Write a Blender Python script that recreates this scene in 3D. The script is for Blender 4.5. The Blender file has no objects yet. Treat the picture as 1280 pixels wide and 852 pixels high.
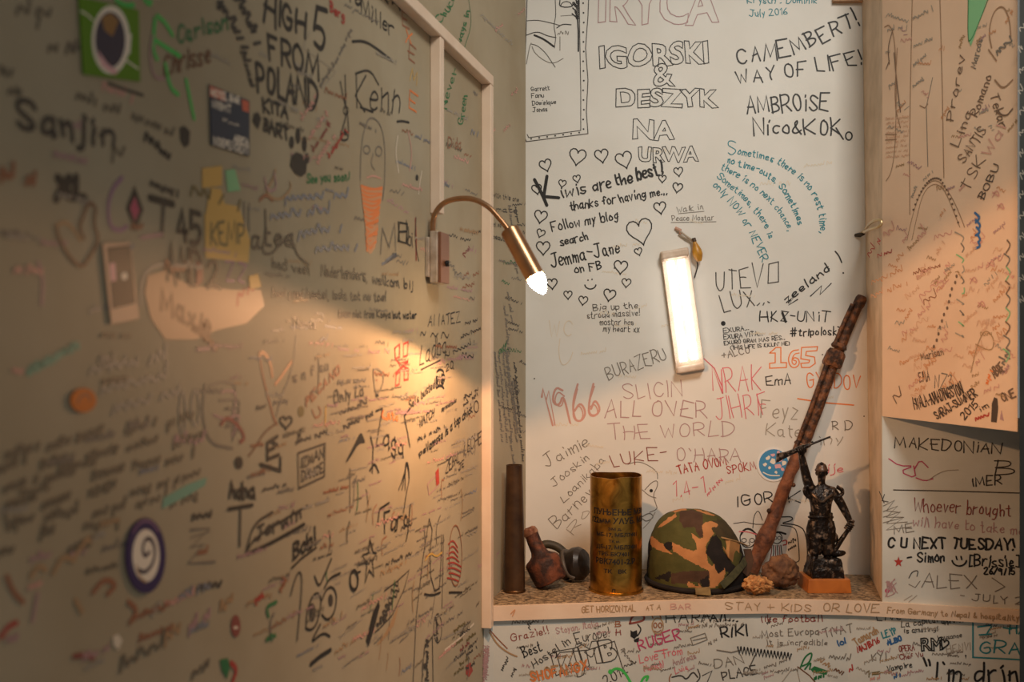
import bpy, bmesh, math, random
from mathutils import Vector, Matrix
random.seed(7)
S = bpy.context.scene
COL = S.collection
F = 1300.0           # focal length in pixels of the 1280x852 frame
CZ = 1.60            # camera height
R = math.radians

# ------------------------------------------------------------------ camera, world, lights, exposure
cd = bpy.data.cameras.new('camera'); cam = bpy.data.objects.new('camera', cd); COL.objects.link(cam)
cam.location = (0, 0, CZ); cam.rotation_euler = (R(90), 0, 0)
cd.sensor_width = 36; cd.sensor_fit = 'HORIZONTAL'; cd.lens = F * 36 / 1280
cd.clip_start = 0.05
cd.dof.use_dof = True; cd.dof.focus_distance = 2.70; cd.dof.aperture_fstop = 4.0
S.camera = cam
S.view_settings.view_transform = 'Standard'; S.view_settings.look = 'None'
S.view_settings.gamma = 1; S.view_settings.use_curve_mapping = False
S.view_settings.exposure = 0.0
w = bpy.data.worlds.new('world'); S.world = w; w.use_nodes = True
w.node_tree.nodes['Background'].inputs[0].default_value = (1.0, 0.95, 0.86, 1)
w.node_tree.nodes['Background'].inputs[1].default_value = 0.17

def area(name, loc, target, size, energy, color, spread=180):
    l = bpy.data.lights.new(name, 'AREA'); l.shape = 'RECTANGLE'; l.size, l.size_y = size
    l.energy = energy; l.color = color; l.spread = R(spread)
    o = bpy.data.objects.new(name, l); COL.objects.link(o); o.location = loc
    o.rotation_euler = (Vector(target) - Vector(loc)).to_track_quat('-Z', 'Y').to_euler()
    return o
# added soft fill light, no fixture seen, up and to the right of the viewer
area('overhead_fill', (0.75, 0.75, CZ + 1.5), (0.45, 2.7, CZ + 0.15), (0.5, 0.5), 7.7, (1.0, 0.94, 0.84), 90)
BULB_E = 160.0        # frosted glass of the lamp's bulb
LAMP_W = 17.0         # light thrown out of the lamp's mouth

# ------------------------------------------------------------------ helpers
def lin(c):
    return tuple(((v / 255) / 12.92 if v / 255 <= .04045 else ((v / 255 + .055) / 1.055) ** 2.4) for v in c)

def mat(name, rgb, rough=.6, metal=0.0, rgb2=None, scale=20, lo=.35, hi=.65, bump=0, bscale=60, detail=4, spec=.5, dist=0.0):
    m = bpy.data.materials.new(name); m.use_nodes = True
    nt = m.node_tree; b = nt.nodes['Principled BSDF']
    b.inputs['Roughness'].default_value = rough; b.inputs['Metallic'].default_value = metal
    b.inputs['Specular IOR Level'].default_value = spec
    b.inputs['Base Color'].default_value = (*lin(rgb), 1)
    tc = nt.nodes.new('ShaderNodeTexCoord')
    if rgb2:
        n = nt.nodes.new('ShaderNodeTexNoise'); n.inputs['Scale'].default_value = scale; n.inputs['Detail'].default_value = detail
        n.inputs['Distortion'].default_value = dist
        r = nt.nodes.new('ShaderNodeValToRGB')
        r.color_ramp.elements[0].position = lo; r.color_ramp.elements[0].color = (*lin(rgb), 1)
        r.color_ramp.elements[1].position = hi; r.color_ramp.elements[1].color = (*lin(rgb2), 1)
        nt.links.new(tc.outputs['Object'], n.inputs['Vector']); nt.links.new(n.outputs['Fac'], r.inputs['Fac'])
        nt.links.new(r.outputs['Color'], b.inputs['Base Color'])
    if bump:
        n2 = nt.nodes.new('ShaderNodeTexNoise'); n2.inputs['Scale'].default_value = bscale; n2.inputs['Detail'].default_value = 5
        bp = nt.nodes.new('ShaderNodeBump'); bp.inputs['Strength'].default_value = bump; bp.inputs['Distance'].default_value = .004
        nt.links.new(tc.outputs['Object'], n2.inputs['Vector']); nt.links.new(n2.outputs['Fac'], bp.inputs['Height'])
        nt.links.new(bp.outputs['Normal'], b.inputs['Normal'])
    return m

def emit(name, rgb, strength):
    m = bpy.data.materials.new(name); m.use_nodes = True; nt = m.node_tree
    nt.nodes.remove(nt.nodes['Principled BSDF'])
    e = nt.nodes.new('ShaderNodeEmission'); e.inputs[0].default_value = (*rgb, 1); e.inputs[1].default_value = strength
    nt.links.new(e.outputs[0], nt.nodes['Material Output'].inputs[0])
    return m

def link(name, me, mats, parent=None):
    o = bpy.data.objects.new(name, me); COL.objects.link(o)
    for m in (mats if isinstance(mats, (list, tuple)) else [mats]): me.materials.append(m)
    if parent:
        o.parent = parent
        o.matrix_parent_inverse = parent.matrix_basis.inverted()
    return o

def obj(name, bm, mats, parent=None, smooth=True):
    bmesh.ops.recalc_face_normals(bm, faces=bm.faces[:])
    me = bpy.data.meshes.new(name); bm.to_mesh(me); bm.free()
    if smooth:
        me.polygons.foreach_set('use_smooth', [True] * len(me.polygons))
    o = link(name, me, mats, parent)
    if smooth:
        try: me.set_sharp_from_angle(angle=R(38))
        except Exception: pass
    return o

def empty(name, loc):
    o = bpy.data.objects.new(name, None); COL.objects.link(o); o.location = loc; o.empty_display_size = .02
    return o

def tag(o, label=None, cat=None, group=None, kind=None):
    if label: o['label'] = label
    if cat: o['category'] = cat
    if group: o['group'] = group
    if kind: o['kind'] = kind
    return o

def P(px, py, Y):
    return Vector(((px - 640) / F * Y, Y, CZ + (426 - py) / F * Y))

def smooth_line(p, it=2):
    p = [Vector(q) for q in p]
    for _ in range(it):
        if len(p) < 3: break
        o = [p[0]]
        for a, b in zip(p[:-1], p[1:]):
            o.append(a * .75 + b * .25); o.append(a * .25 + b * .75)
        o.append(p[-1]); p = o
    return p

def lathe(bm, prof, seg=40, M=Matrix(), mi=0, dent=None):
    rings = []
    for r, z in prof:
        ring = []
        for k in range(seg):
            a = 2 * math.pi * k / seg
            v = Vector((r * math.cos(a), r * math.sin(a), z))
            if dent: v = dent(v, a)
            ring.append(bm.verts.new(M @ v))
        rings.append(ring)
    for a, b in zip(rings[:-1], rings[1:]):
        for k in range(seg):
            f = bm.faces.new((a[k], a[(k + 1) % seg], b[(k + 1) % seg], b[k])); f.material_index = mi
    if prof[0][0] > 1e-6: bm.faces.new(rings[0][::-1]).material_index = mi
    if prof[-1][0] > 1e-6: bm.faces.new(rings[-1]).material_index = mi
    bmesh.ops.remove_doubles(bm, verts=[v for rr in (rings[0], rings[-1]) for v in rr], dist=1e-6)

def tube(bm, pts, rad, seg=10, mi=0, cap=True):
    pts = [Vector(p) for p in pts]
    rad = rad if isinstance(rad, (list, tuple)) else [rad] * len(pts)
    t = (pts[1] - pts[0]).normalized()
    n = t.orthogonal().normalized(); rings = []
    for i, p in enumerate(pts):
        t2 = (pts[min(i + 1, len(pts) - 1)] - pts[max(i - 1, 0)]).normalized()
        n = (n - t2 * n.dot(t2)).normalized(); b = t2.cross(n)
        rings.append([bm.verts.new(p + (n * math.cos(2 * math.pi * k / seg) + b * math.sin(2 * math.pi * k / seg)) * rad[i]) for k in range(seg)])
    for a, b in zip(rings[:-1], rings[1:]):
        for k in range(seg):
            bm.faces.new((a[k], a[(k + 1) % seg], b[(k + 1) % seg], b[k])).material_index = mi
    if cap:
        bm.faces.new(rings[0][::-1]).material_index = mi; bm.faces.new(rings[-1]).material_index = mi

def prism(bm, base, vec, mi=0):
    """closed prism: polygon base (3D) swept along vec"""
    vec = Vector(vec)
    a = [bm.verts.new(Vector(p)) for p in base]; b = [bm.verts.new(Vector(p) + vec) for p in base]
    fs = [bm.faces.new(a), bm.faces.new(b[::-1])]
    n = len(a)
    for k in range(n): fs.append(bm.faces.new((a[k], b[k], b[(k + 1) % n], a[(k + 1) % n])))
    for f in fs: f.material_index = mi
    return fs

def obox(bm, c, ax, ay, az, mi=0):
    c, ax, ay, az = map(Vector, (c, ax, ay, az))
    return prism(bm, [c - ax - ay - az, c + ax - ay - az, c + ax + ay - az, c - ax + ay - az], az * 2, mi)

def bevel(o, wd, seg=2):
    m = o.modifiers.new('bevel', 'BEVEL'); m.width = wd; m.segments = seg; m.limit_method = 'ANGLE'; m.angle_limit = R(40)

def bake(o):
    dg = bpy.context.evaluated_depsgraph_get(); dg.update()
    me = bpy.data.meshes.new_from_object(o.evaluated_get(dg))
    old = o.data; o.modifiers.clear(); o.data = me
    return o

# ------------------------------------------------------------------ inks
INK = {}
INK_RGB = dict(wood=(112, 88, 70), dwood=(70, 54, 44), lwood=(150, 116, 88), fpeach=(212, 170, 140), wpeach=(196, 158, 124), faded=(108, 98, 80), black=(30, 27, 25), soft=(62, 56, 50), grey=(118, 110, 100), pale=(158, 148, 134), brown=(112, 72, 44), tan=(168, 134, 96), rust=(150, 96, 66),
    red=(172, 56, 46), dred=(136, 66, 56), pink=(214, 110, 118), rose=(206, 152, 138), magenta=(182, 66, 104), orange=(228, 126, 62), porange=(206, 148, 106),
    yellow=(206, 164, 82), green=(38, 112, 62), lime=(70, 190, 84), pgreen=(128, 186, 134), teal=(36, 128, 140), mint=(116, 164, 142), blue=(44, 96, 150),
    navy=(38, 40, 84), pblue=(128, 130, 138), purple=(152, 108, 140), mauve=(174, 136, 136), peach=(222, 160, 118), cream=(222, 208, 186), olive=(110, 96, 52))
def ink(c):
    if c not in INK: INK[c] = mat('ink_' + c, INK_RGB[c], .55)
    return INK[c]

# ------------------------------------------------------------------ stroke font (x, y in hex, baseline y = 3, capital top y = D)
GL = {'A': '03 3D 63|17 57', 'B': '03 0D|~0D 4D 5B 49 08|~08 48 66 54 03', 'C': '~6B 4D 1C 08 14 43 65', 'D': '03 0D|~0D 4D 7A 66 33 03', 'E': '6D 0D 03 63|08 48',
 'F': '6D 0D 03|08 48', 'G': '~6B 4D 1C 08 14 43 65 68|38 68', 'H': '03 0D|63 6D|08 68', 'I': '13 1D', 'J': '~5D 56 43 23 05|2D 7D', 'K': '03 0D|6D 07 63', 'L': '0D 03 53',
 'M': '03 1D 45 7D 83', 'N': '03 0D 63 6D', 'O': '~3D 1C 08 14 33 54 68 5C 3D', 'P': '03 0D|~0D 4D 6B 58 07', 'Q': '~3D 1C 08 14 33 54 68 5C 3D|45 72', 'R': '03 0D|~0D 4D 6B 58 07|27 63',
 'S': '~6B 4D 1D 0A 38 66 54 23 05', 'T': '0D 6D|33 3D', 'U': '~0D 06 14 33 54 66 6D', 'V': '0D 33 6D', 'W': '0D 23 4A 63 8D', 'X': '03 6D|0D 63', 'Y': '0D 38 6D|38 33', 'Z': '0D 6D 03 63',
 'a': '~48 29 07 04 23 45|49 43 53', 'b': '0D 03|~06 29 48 46 43 23 04', 'c': '~48 29 07 04 23 44', 'd': '~48 29 07 04 23 45|4D 43', 'e': '~06 46 48 29 07 04 23 44', 'f': '~4C 2D 1B 13|08 38',
 'g': '~48 29 07 05 24 46|~49 42 20 01', 'h': '0D 03|~06 29 48 43', 'i': '13 19|1B 1C', 'j': '~29 22 10 00|2B 2C', 'k': '0D 03|49 06 43', 'l': '1D 13', 'm': '03 09|~07 29 38 33|~37 59 68 63',
 'n': '03 09|~07 29 48 43', 'o': '~29 07 04 23 44 47 29', 'p': '09 00|~08 29 48 45 23 04', 'q': '~48 29 07 04 24 46|49 40', 'r': '03 09|~07 29 49', 's': '~48 29 08 16 45 43 23 04',
 't': '~1C 14 23 43|09 39', 'u': '~09 04 23 45|49 43', 'v': '09 23 49', 'w': '09 13 37 53 69', 'x': '03 49|09 43', 'y': '09 24|49 10', 'z': '09 49 03 43',
 '0': '~3D 1C 08 14 33 54 68 5C 3D', '1': '1B 3D 33', '2': '~0B 2D 5C 59 03|03 63', '3': '~0C 3D 5B 28|~28 66 43 04', '4': '43 4D 06 66', '5': '6D 1D 08|~08 49 66 43 04', '6': '~5D 18 04 33 65 48 16',
 '7': '0D 6D 23', '8': '~38 0B 3D 6B 38 05 33 65 38', '9': '~6B 3D 0A 38 6B 63', '!': '1D 16|14 13', '.': '03 14', ',': '13 01', '-': '08 48', '&': '~63 1A 3D 4B 05 23 66', '#': '23 4D|53 7D|19 89|06 76',
 "'": '1D 1B', '"': '1D 1A|3D 3A', '(': '~2D 08 23', ')': '~0D 28 03', '/': '03 4D', '+': '08 68|35 3B', '[': '3D 0D 03 33', ']': '0D 3D 33 03', '?': '~0B 2D 4B 28 26|23 24', ':': '15 16|19 1A', '=': '06 56|09 59'}
def glyph(ch):
    st = []
    for s in GL.get(ch, '').split('|'):
        if not s: continue
        sm = s[0] == '~'; wb = .028 if s.count(' ') > 3 else .045
        pts = [((int(q[0], 16)) / 10 + random.gauss(0, wb), (int(q[1], 16) - 3) / 10 + random.gauss(0, wb)) for q in s.lstrip('~').split()]
        if not sm and len(pts) == 2:   # a straight pull of the pen still bows a little
            (ax_, ay_), (bx_, by_) = pts; k_ = random.gauss(0, .035); pts = [(ax_ + (bx_ - ax_) * t - (by_ - ay_) * k_ * 4 * t * (1 - t), ay_ + (by_ - ay_) * t + (bx_ - ax_) * k_ * 4 * t * (1 - t)) for t in (0, .25, .5, .75, 1)]
        if sm: pts = [tuple(v) for v in smooth_line([Vector((x, y, 0)) for x, y in pts], 2)]
        st.append([(p[0], p[1]) for p in pts])
    wd = max([p[0] for s in st for p in s], default=.35)
    return st, wd

# ------------------------------------------------------------------ surfaces that carry writing
class Surf:
    def __init__(self, segs, off=0.0):
        """segs: list of (x,y) world points from left to right = a vertical wall seen from above"""
        self.p = [Vector(q) for q in segs]; self.off0 = off
        self.cum = [0]
        for a, b in zip(self.p[:-1], self.p[1:]): self.cum.append(self.cum[-1] + (b - a).length)
        self.pen = 1.0; self.v = []; self.f = []; self.fm = []; self.mats = []; self.mi = {}; self.k = 0
    def sz(self, px, py):
        u = (px - 640) / F; n = len(self.p) - 1
        for i in range(n):
            a, b = self.p[i], self.p[i + 1]; d = (b - a).normalized()
            s = (u * a.y - a.x) / (d.x - u * d.y)
            if s <= (b - a).length or i == n - 1: break
        Y = a.y + s * d.y
        return Vector((self.cum[i] + s, (426 - py) / F * Y)), Y
    def xyz(self, s, z, off):
        i = 0; n = len(self.p) - 1
        while i < n - 1 and s > self.cum[i + 1]: i += 1
        a, b = self.p[i], self.p[i + 1]; d = (b - a).normalized(); nn = Vector((d.y, -d.x))
        q = a + d * (s - self.cum[i]) + nn * (off + self.off0)
        return Vector((q.x, q.y, CZ + z))
    def m(self, c):
        if c not in self.mi: self.mi[c] = len(self.mats); self.mats.append(ink(c))
        return self.mi[c]
    def nextoff(self):
        self.k += 1
        return .0004 + (self.k % 60) * 1e-5
    def stroke(self, pts, c, wpx):
        q = []; W = 0
        for px, py in pts:
            s, Y = self.sz(px, py); W = wpx * self.pen * Y / F / 2
            if not q or (s - q[-1][0]).length > 1e-5: q.append((s, W))
        if len(q) == 1: q.append((q[0][0] + Vector((W, 0)), W))
        if len(q) < 2: return
        off = self.nextoff(); mi = self.m(c); base = len(self.v); n = len(q); W = q[0][1]
        L = []; Rr = []
        for i in range(n):
            s, Wi = q[i]
            d0 = (s - q[i - 1][0]).normalized() if i else None
            d1 = (q[i + 1][0] - s).normalized() if i < n - 1 else None
            d = ((d0 or d1) + (d1 or d0))
            if d.length < .3: d = d1 or d0
            d = d.normalized(); nn = Vector((-d.y, d.x))
            k = 1.0
            if d0 and d1: k = min(1 / max(.5, nn.dot(Vector((-d0.y, d0.x)))), 1.5)
            jw = Wi * k
            L.append(s + nn * jw); Rr.append(s - nn * jw)
        for a, b in zip(L, Rr):
            self.v.append(self.xyz(a.x, a.y, off)); self.v.append(self.xyz(b.x, b.y, off))
        for i in range(n - 1):
            self.f.append((base + 2 * i, base + 2 * i + 1, base + 2 * i + 3, base + 2 * i + 2)); self.fm.append(mi)
        # round ends
        for (s, Wi), oth, flip in ((q[0], q[1][0], 0), (q[-1], q[-2][0], 1)):
            d = (s - oth).normalized(); nn = Vector((-d.y, d.x)); b0 = len(self.v)
            for k in range(5):
                a = math.pi * k / 4
                pt = s + nn * math.cos(a) * Wi + d * math.sin(a) * Wi
                self.v.append(self.xyz(pt.x, pt.y, off))
            self.f.append(tuple(range(b0 + 4, b0 - 1, -1))); self.fm.append(mi)
    def poly(self, pts, c, off=None):
        off = off or self.nextoff(); b0 = len(self.v)
        for px, py in pts:
            s, Y = self.sz(px, py); self.v.append(self.xyz(s.x, s.y, off))
        self.f.append(tuple(range(b0, b0 + len(pts)))); self.fm.append(self.m(c))
    def dot(self, x, y, r, c, ry=None):
        ry = ry or r
        self.poly([(x + r * math.cos(a * .5236), y + ry * math.sin(a * .5236)) for a in range(12)], c)
    def ring(self, x, y, rx, ry, c, wd, a0=0, a1=360, n=20):
        self.stroke([(x + rx * math.cos(R(a0 + (a1 - a0) * k / n)), y - ry * math.sin(R(a0 + (a1 - a0) * k / n))) for k in range(n + 1)], c, wd)
    def curve(self, pts, c, wd, it=2):
        self.stroke([(v.x, v.y) for v in smooth_line([Vector((x, y, 0)) for x, y in pts], it)], c, wd)
    def text(self, t, path, h, c, wd, jit=.06, up=None, slant=0):
        """write t along path (list of image points of the baseline), cap height h pixels"""
        path = [Vector(p) for p in path]
        if len(path) > 2:
            path = [Vector((v.x, v.y)) for v in smooth_line([Vector((*p, 0)) for p in path], 3)]
        cum = [0]
        for a, b in zip(path[:-1], path[1:]): cum.append(cum[-1] + (b - a).length)
        gl = []; x = 0
        for ch in t:
            st, wdt = glyph(ch)
            if ch == ' ': x += .45; continue
            gl.append((st, x, wdt)); x += wdt + .22
        tot = max(x - .22, .1); sc = cum[-1] / tot
        def at(d):
            i = 0
            while i < len(cum) - 2 and d > cum[i + 1]: i += 1
            dr = (path[i + 1] - path[i]).normalized()
            return path[i] + dr * (d - cum[i]), dr
        for st, gx, wdt in gl:
            base, dr = at((gx + wdt / 2) * sc)
            upv = Vector(up) if up else Vector((dr.y, -dr.x))
            ja = random.gauss(0, jit); js = 1 + random.gauss(0, jit); jy = random.gauss(0, jit * .5) * h
            for s in st:
                pts = []
                for gx2, gy in s:
                    lx = (gx2 - wdt / 2) * sc * js + slant * gy * h - ja * gy * h; ly = gy * h * js + jy + ja * (gx2 - wdt / 2) * h
                    p = base + dr * lx + upv * ly
                    pts.append((p.x, p.y))
                # subdivide long straight pieces for a hand-drawn wobble
                out = [pts[0]]
                for a, b in zip(pts[:-1], pts[1:]):
                    out.append(b)
                self.stroke(out, c, wd)
    def T(self, t, x0, y0, x1, y1, h, c='black', wd=1.4, jit=.05, slant=0, v=False):
        self.text(t, [(x0, y0), (x1, y1)], h, c, wd, jit, (0, -1) if v else None, slant)
    def heart(self, x, y, r, c='black', wd=1.4, rot=None):
        rot = random.uniform(-.35, .35) if rot is None else rot
        pts = []
        for k in range(25):
            a = 2 * math.pi * k / 24
            hx = 16 * math.sin(a) ** 3 / 17; hy = (13 * math.cos(a) - 5 * math.cos(2 * a) - 2 * math.cos(3 * a) - math.cos(4 * a)) / 15
            pts.append((x + r * (hx * math.cos(rot) + hy * math.sin(rot)), y - r * (hy * math.cos(rot) - hx * math.sin(rot))))
        self.stroke(pts, c, wd)
    def scrawl(self, x0, y0, x1, y1, h, c, wd=1, dens=.55, v=False):
        """illegible handwriting: a run of small loops and zigzags broken into words"""
        a = Vector((x0, y0)); b = Vector((x1, y1)); L = (b - a).length; d = (b - a) / max(L, 1e-6); up = Vector((0, -1)) if v else Vector((d.y, -d.x))
        x = 0
        while x < L:
            wl = min(random.uniform(1.6, 5) * h, L - x)
            pts = []; xx = 0
            while xx < wl:
                tall = random.random()
                hi = h * (1.0 if tall > .8 else .58); lo = -h * .3 if tall < .08 else 0
                p = a + d * (x + xx); pts.append(p + up * (lo + random.uniform(0, .1) * h))
                p = a + d * (x + xx + h * random.uniform(.05, .25)); pts.append(p + up * (hi * random.uniform(.8, 1.05)))
                xx += h * dens * random.uniform(.6, 1.2)
                if random.random() < .22 and len(pts) > 3:
                    self.curve([(q.x, q.y) for q in pts], c, wd, 1); pts = []
            if len(pts) > 1: self.curve([(q.x, q.y) for q in pts], c, wd, 1)
            x += wl + h * .55
    def outline(self, t, x0, y0, x1, y1, h, c='black', wd=1.2, bold=.035, jit=.05):
        a = Vector((x0, y0)); b = Vector((x1, y1)); cur = bpy.data.curves.new('t', 'FONT'); cur.body = t; cur.offset = bold; cur.resolution_u = 3
        o = bpy.data.objects.new('t', cur); COL.objects.link(o); dg = bpy.context.evaluated_depsgraph_get(); dg.update()
        me = o.evaluated_get(dg).to_mesh()
        vs = [v.co.copy() for v in me.vertices]; cnt = {}
        for p in me.polygons:
            for e in p.edge_keys: cnt[e] = cnt.get(e, 0) + 1
        adj = {}
        for e, n in cnt.items():
            if n == 1: adj.setdefault(e[0], []).append(e[1]); adj.setdefault(e[1], []).append(e[0])
        mnx = min(q.x for q in vs); mxx = max(q.x for q in vs); mny = 0; mxy = max(q.y for q in vs)
        d = (b - a); L = d.length; d = d / L; up = Vector((d.y, -d.x)); seen = set()
        for s in adj:
            if s in seen: continue
            loop = [s]; seen.add(s); cu = s
            while True:
                nx = [q for q in adj[cu] if q not in seen]
                if not nx: break
                cu = nx[0]; seen.add(cu); loop.append(cu)
            loop.append(s)
            if len(loop) < 4: continue
            pts = []
            for i in loop:
                q = vs[i]; p = a + d * ((q.x - mnx) / (mxx - mnx) * L + .04 * h * math.sin(q.y * 9 + q.x * 3)) + up * (q.y / mxy * h + .05 * h * math.sin(q.x * 5))
                pts.append((p.x, p.y))
            self.stroke(pts, c, wd)
        bpy.data.objects.remove(o); bpy.data.curves.remove(cur)
    def build(self, name, wallmat, bodies, kind='structure', parent=None):
        """bodies: function adding the plain solid to a bmesh; the writing goes into the same mesh"""
        bm = bmesh.new(); bodies(bm)
        bmesh.ops.recalc_face_normals(bm, faces=bm.faces[:])
        nb = []
        vs = [bm.verts.new(v) for v in self.v]
        for f, mi in zip(self.f, self.fm):
            try: bf = bm.faces.new([vs[i] for i in f])
            except ValueError: continue
            bf.material_index = mi + 1
        me = bpy.data.meshes.new(name); bm.to_mesh(me); bm.free()
        o = link(name, me, [wallmat] + self.mats, parent)
        if kind: o['kind'] = kind
        return o

# ------------------------------------------------------------------ layout (plan view)
a_, b_ = .235, .6275                 # left wall: x = a*y - b
def LW(Y): return (a_ * Y - b_, Y)
def on(px, Y): return ((px - 640) / F * Y, Y)
H = .611                             # shelf top below the camera
ZS = CZ - H
Yc = 2.828
corner = LW(Yc)
backR = on(1084, 2.72)
bdir = (Vector(backR) - Vector(corner)).normalized()
backE = tuple(Vector(corner) + bdir * 1.25)
front = [on(605, 2.385), on(617, 2.40), on(860, 2.459), on(960, 2.467), on(1060, 2.452), on(1103, 2.436), on(1290, 2.36)]
SL = Surf([LW(.35), LW(Yc)])
SB = Surf([corner, backE])
SF = Surf(front)
SE = Surf(front[1:], .010)           # face of the shelf edging
bulk0, bulk1 = on(1103, 2.436), on(1272, 2.02)
SP = Surf([bulk0, bulk1])
SR = Surf([on(1274.5, 2.0), on(1420, 2.0)])
ZB = CZ - 94 / F * 2.436             # underside of the bulkhead

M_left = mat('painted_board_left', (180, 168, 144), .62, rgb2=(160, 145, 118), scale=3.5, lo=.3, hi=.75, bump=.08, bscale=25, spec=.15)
M_back = mat('painted_board_back', (226, 223, 216), .5, rgb2=(214, 209, 199), scale=4, lo=.35, hi=.75, bump=.04, bscale=40)
M_front = mat('painted_board_front', (212, 213, 206), .5, rgb2=(197, 196, 187), scale=5, bump=.04, bscale=40)
M_peach = mat('painted_board_peach', (228, 197, 168), .5, rgb2=(214, 180, 150), scale=4, lo=.3, hi=.75, bump=.05, bscale=30)
M_trim = mat('painted_wood_trim', (232, 208, 184), .42, rgb2=(222, 194, 168), scale=9, bump=.05, bscale=50)
M_dark = mat('black_board', (40, 42, 40), .6, rgb2=(56, 58, 52), scale=6)

# ------------------------------------------------------------------ writing: back wall
B = SB
for k, n in enumerate(('Garrett', 'Fanu', 'Dominique', 'Jonas')):
    B.T(n, 664 + k * .7, 114 + k * 8.7, (687, 680, 695, 684)[k], 112.5 + k * 8.7, 5.5, 'black', .8)
B.stroke([(659, -6), (657, 60), (655, 120), (655, 168), (658, 177), (735, 167), (733, 140), (735, 100), (732, 60), (735, 20), (736, -6)], 'soft', 1)
B.stroke([(724, -6), (725, 60), (726, 110), (726, 163), (661, 172), (659, 168)], 'soft', .9)
for k in range(14): B.dot(729 + (k % 3) * .4, 4 + k * 12.1, 1.1, 'black')
for k in range(7): B.dot(664 + k * 10, 173.5 - k * 1.3, 1.1, 'black')
B.curve([(659, 26), (672, 25), (690, 29), (700, 32)], 'soft', 1); B.curve([(658, 44), (672, 39), (684, 45), (695, 47)], 'soft', 1.2)
B.curve([(668, 44), (680, 49), (692, 58)], 'black', 2.4); B.curve([(694, 0), (695, 20), (692, 32), (695, 46), (693, 60)], 'soft', .9)
B.curve([(664, 55), (672, 57), (682, 66), (690, 78), (694, 84)], 'soft', .9); B.curve([(665, 58), (668, 66), (680, 76), (692, 80), (704, 73)], 'grey', .9)
B.curve([(700, 0), (699, 9), (716, 9), (716, 3)], 'black', 1.3); B.ring(708, 8, 7, 6, 'black', 1, 0, 180); B.stroke([(701, 20), (716, 19)], 'grey', .8)
for k in range(10): B.curve([(717 + random.uniform(-2, 4), -2 + k * 2.4), (721, 3 + k * 2.4), (724, -1 + k * 2.6)], 'black', 1.6)
B.stroke([(722, 20), (723, 40), (723, 64)], 'black', 2); B.curve([(696, 35), (703, 30), (714, 31)], 'black', 1.2); B.scrawl(697, 44, 710, 43, 6, 'grey', .8)
B.stroke([(700, 46), (700, 63)], 'grey', .9); B.curve([(658, 80), (662, 58), (664, 54)], 'grey', .9)
B.outline('IRYCA', 748, 27, 897, 28, 46, 'mauve', 1.1, .03)
B.outline('IGORSKI', 750, 85, 887, 77, 27, 'black', 1.1)
B.outline('&', 816, 108, 843, 107, 27, 'black', 1.2, .02)
B.outline('DESZYK', 770, 133, 899, 133, 22, 'black', 1.1)
B.outline('NA', 791, 173, 844, 174, 24, 'black', 1.1)
B.outline('URWA', 798, 202, 873, 201, 18, 'black', 1.1)
for x, y, r in ((682, 206, 8), (722, 195, 11), (752, 194, 9), (780, 199, 11), (671, 236, 6.5), (703, 229, 5), (721, 223, 5), (676, 270, 8.5), (676, 291, 5.5), (679, 309, 9), (690, 354, 7), (710, 368, 5.5),
        (729, 375, 6), (762, 368, 8), (776, 333, 9), (783, 353, 6), (798, 314, 5), (800, 288, 17), (825, 259, 8), (847, 234, 6.5), (848, 214, 6), (828, 223, 5)):
    B.heart(x, y, r, 'black', 1.5 if r > 6 else 1.3)
B.T('K', 684, 258, 700, 252, 32, 'black', 4); B.T('iwis', 703, 247, 733, 241, 14, 'black', 1.9); B.T('are', 742, 239, 765, 235, 15, 'black', 2)
B.T('the', 770, 232, 791, 229, 16, 'black', 2.3); B.T('best!', 797, 225, 829, 218, 17, 'black', 2.5)
B.T('thanks for having me...', 714, 263, 834, 243, 11, 'black', 1.7); B.T('Follow my blog', 690, 289, 773, 274, 12, 'black', 1.6)
B.T('search', 701, 307, 735, 299, 10, 'black', 1.7); B.T('Jemma-Jane', 690, 334, 775, 315, 17, 'black', 1.8); B.T('on FB', 719, 341, 752, 336, 10, 'black', 1.6)
B.ring(738, 355, 7, 6, 'black', 1.6, 190, 350); B.dot(735, 350, 1, 'black'); B.dot(740, 349, 1, 'black')
for t, x0, y0, x1, y1 in (('Big up the', 742, 388, 797, 385), ('stroud massive!', 734, 398, 800, 394), ('mostar has', 750, 406, 792, 406), ('my heart xx', 754, 414, 799, 415)):
    B.T(t, x0, y0, x1, y1, 8, 'soft', .9)
B.text('CAMEMBERT!', [(922, 80), (985, 72), (1030, 52), (1074, 31)], 20, 'black', 2)
B.text('WAY OF LIFE!', [(921, 105), (970, 99), (1030, 90), (1078, 79)], 17, 'black', 1.9)
B.T('AMBROiSE', 934, 142, 1036, 137, 20, 'black', 2); B.T('Nico&KOK', 943, 168, 1050, 168, 19, 'black', 2); B.ring(1061, 170, 4, 5, 'black', 1.8); B.stroke([(1045, 160), (1054, 174)], 'black', 1.9)
B.T('Krystn . Dominik', 934, 4, 1021, 4, 8, 'teal', 1.1); B.T('July 2016', 937, 21, 984, 18, 8, 'teal', 1.1)
B.T('S', 911, 194, 921, 193, 16, 'teal', 1.2)
B.text('ometimes there is no rest time,', [(922, 193), (966, 200), (998, 222), (1018, 246), (1024, 268), (1026, 291)], 9, 'teal', 1.3)
B.text('no time-outs. Sometimes', [(909, 203), (946, 214), (970, 228), (990, 258), (998, 281)], 8, 'teal', 1.4)
B.text('there is no next chance,', [(901, 211), (932, 227), (966, 255), (986, 288)], 8, 'teal', 1.2)
B.text('Sometimes, there is', [(896, 222), (930, 249), (954, 278), (961, 298)], 8, 'teal', 1.2)
B.text('only NOW or NEVER', [(891, 232), (916, 258), (932, 282), (953, 327)], 9, 'teal', 1.2)
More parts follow.
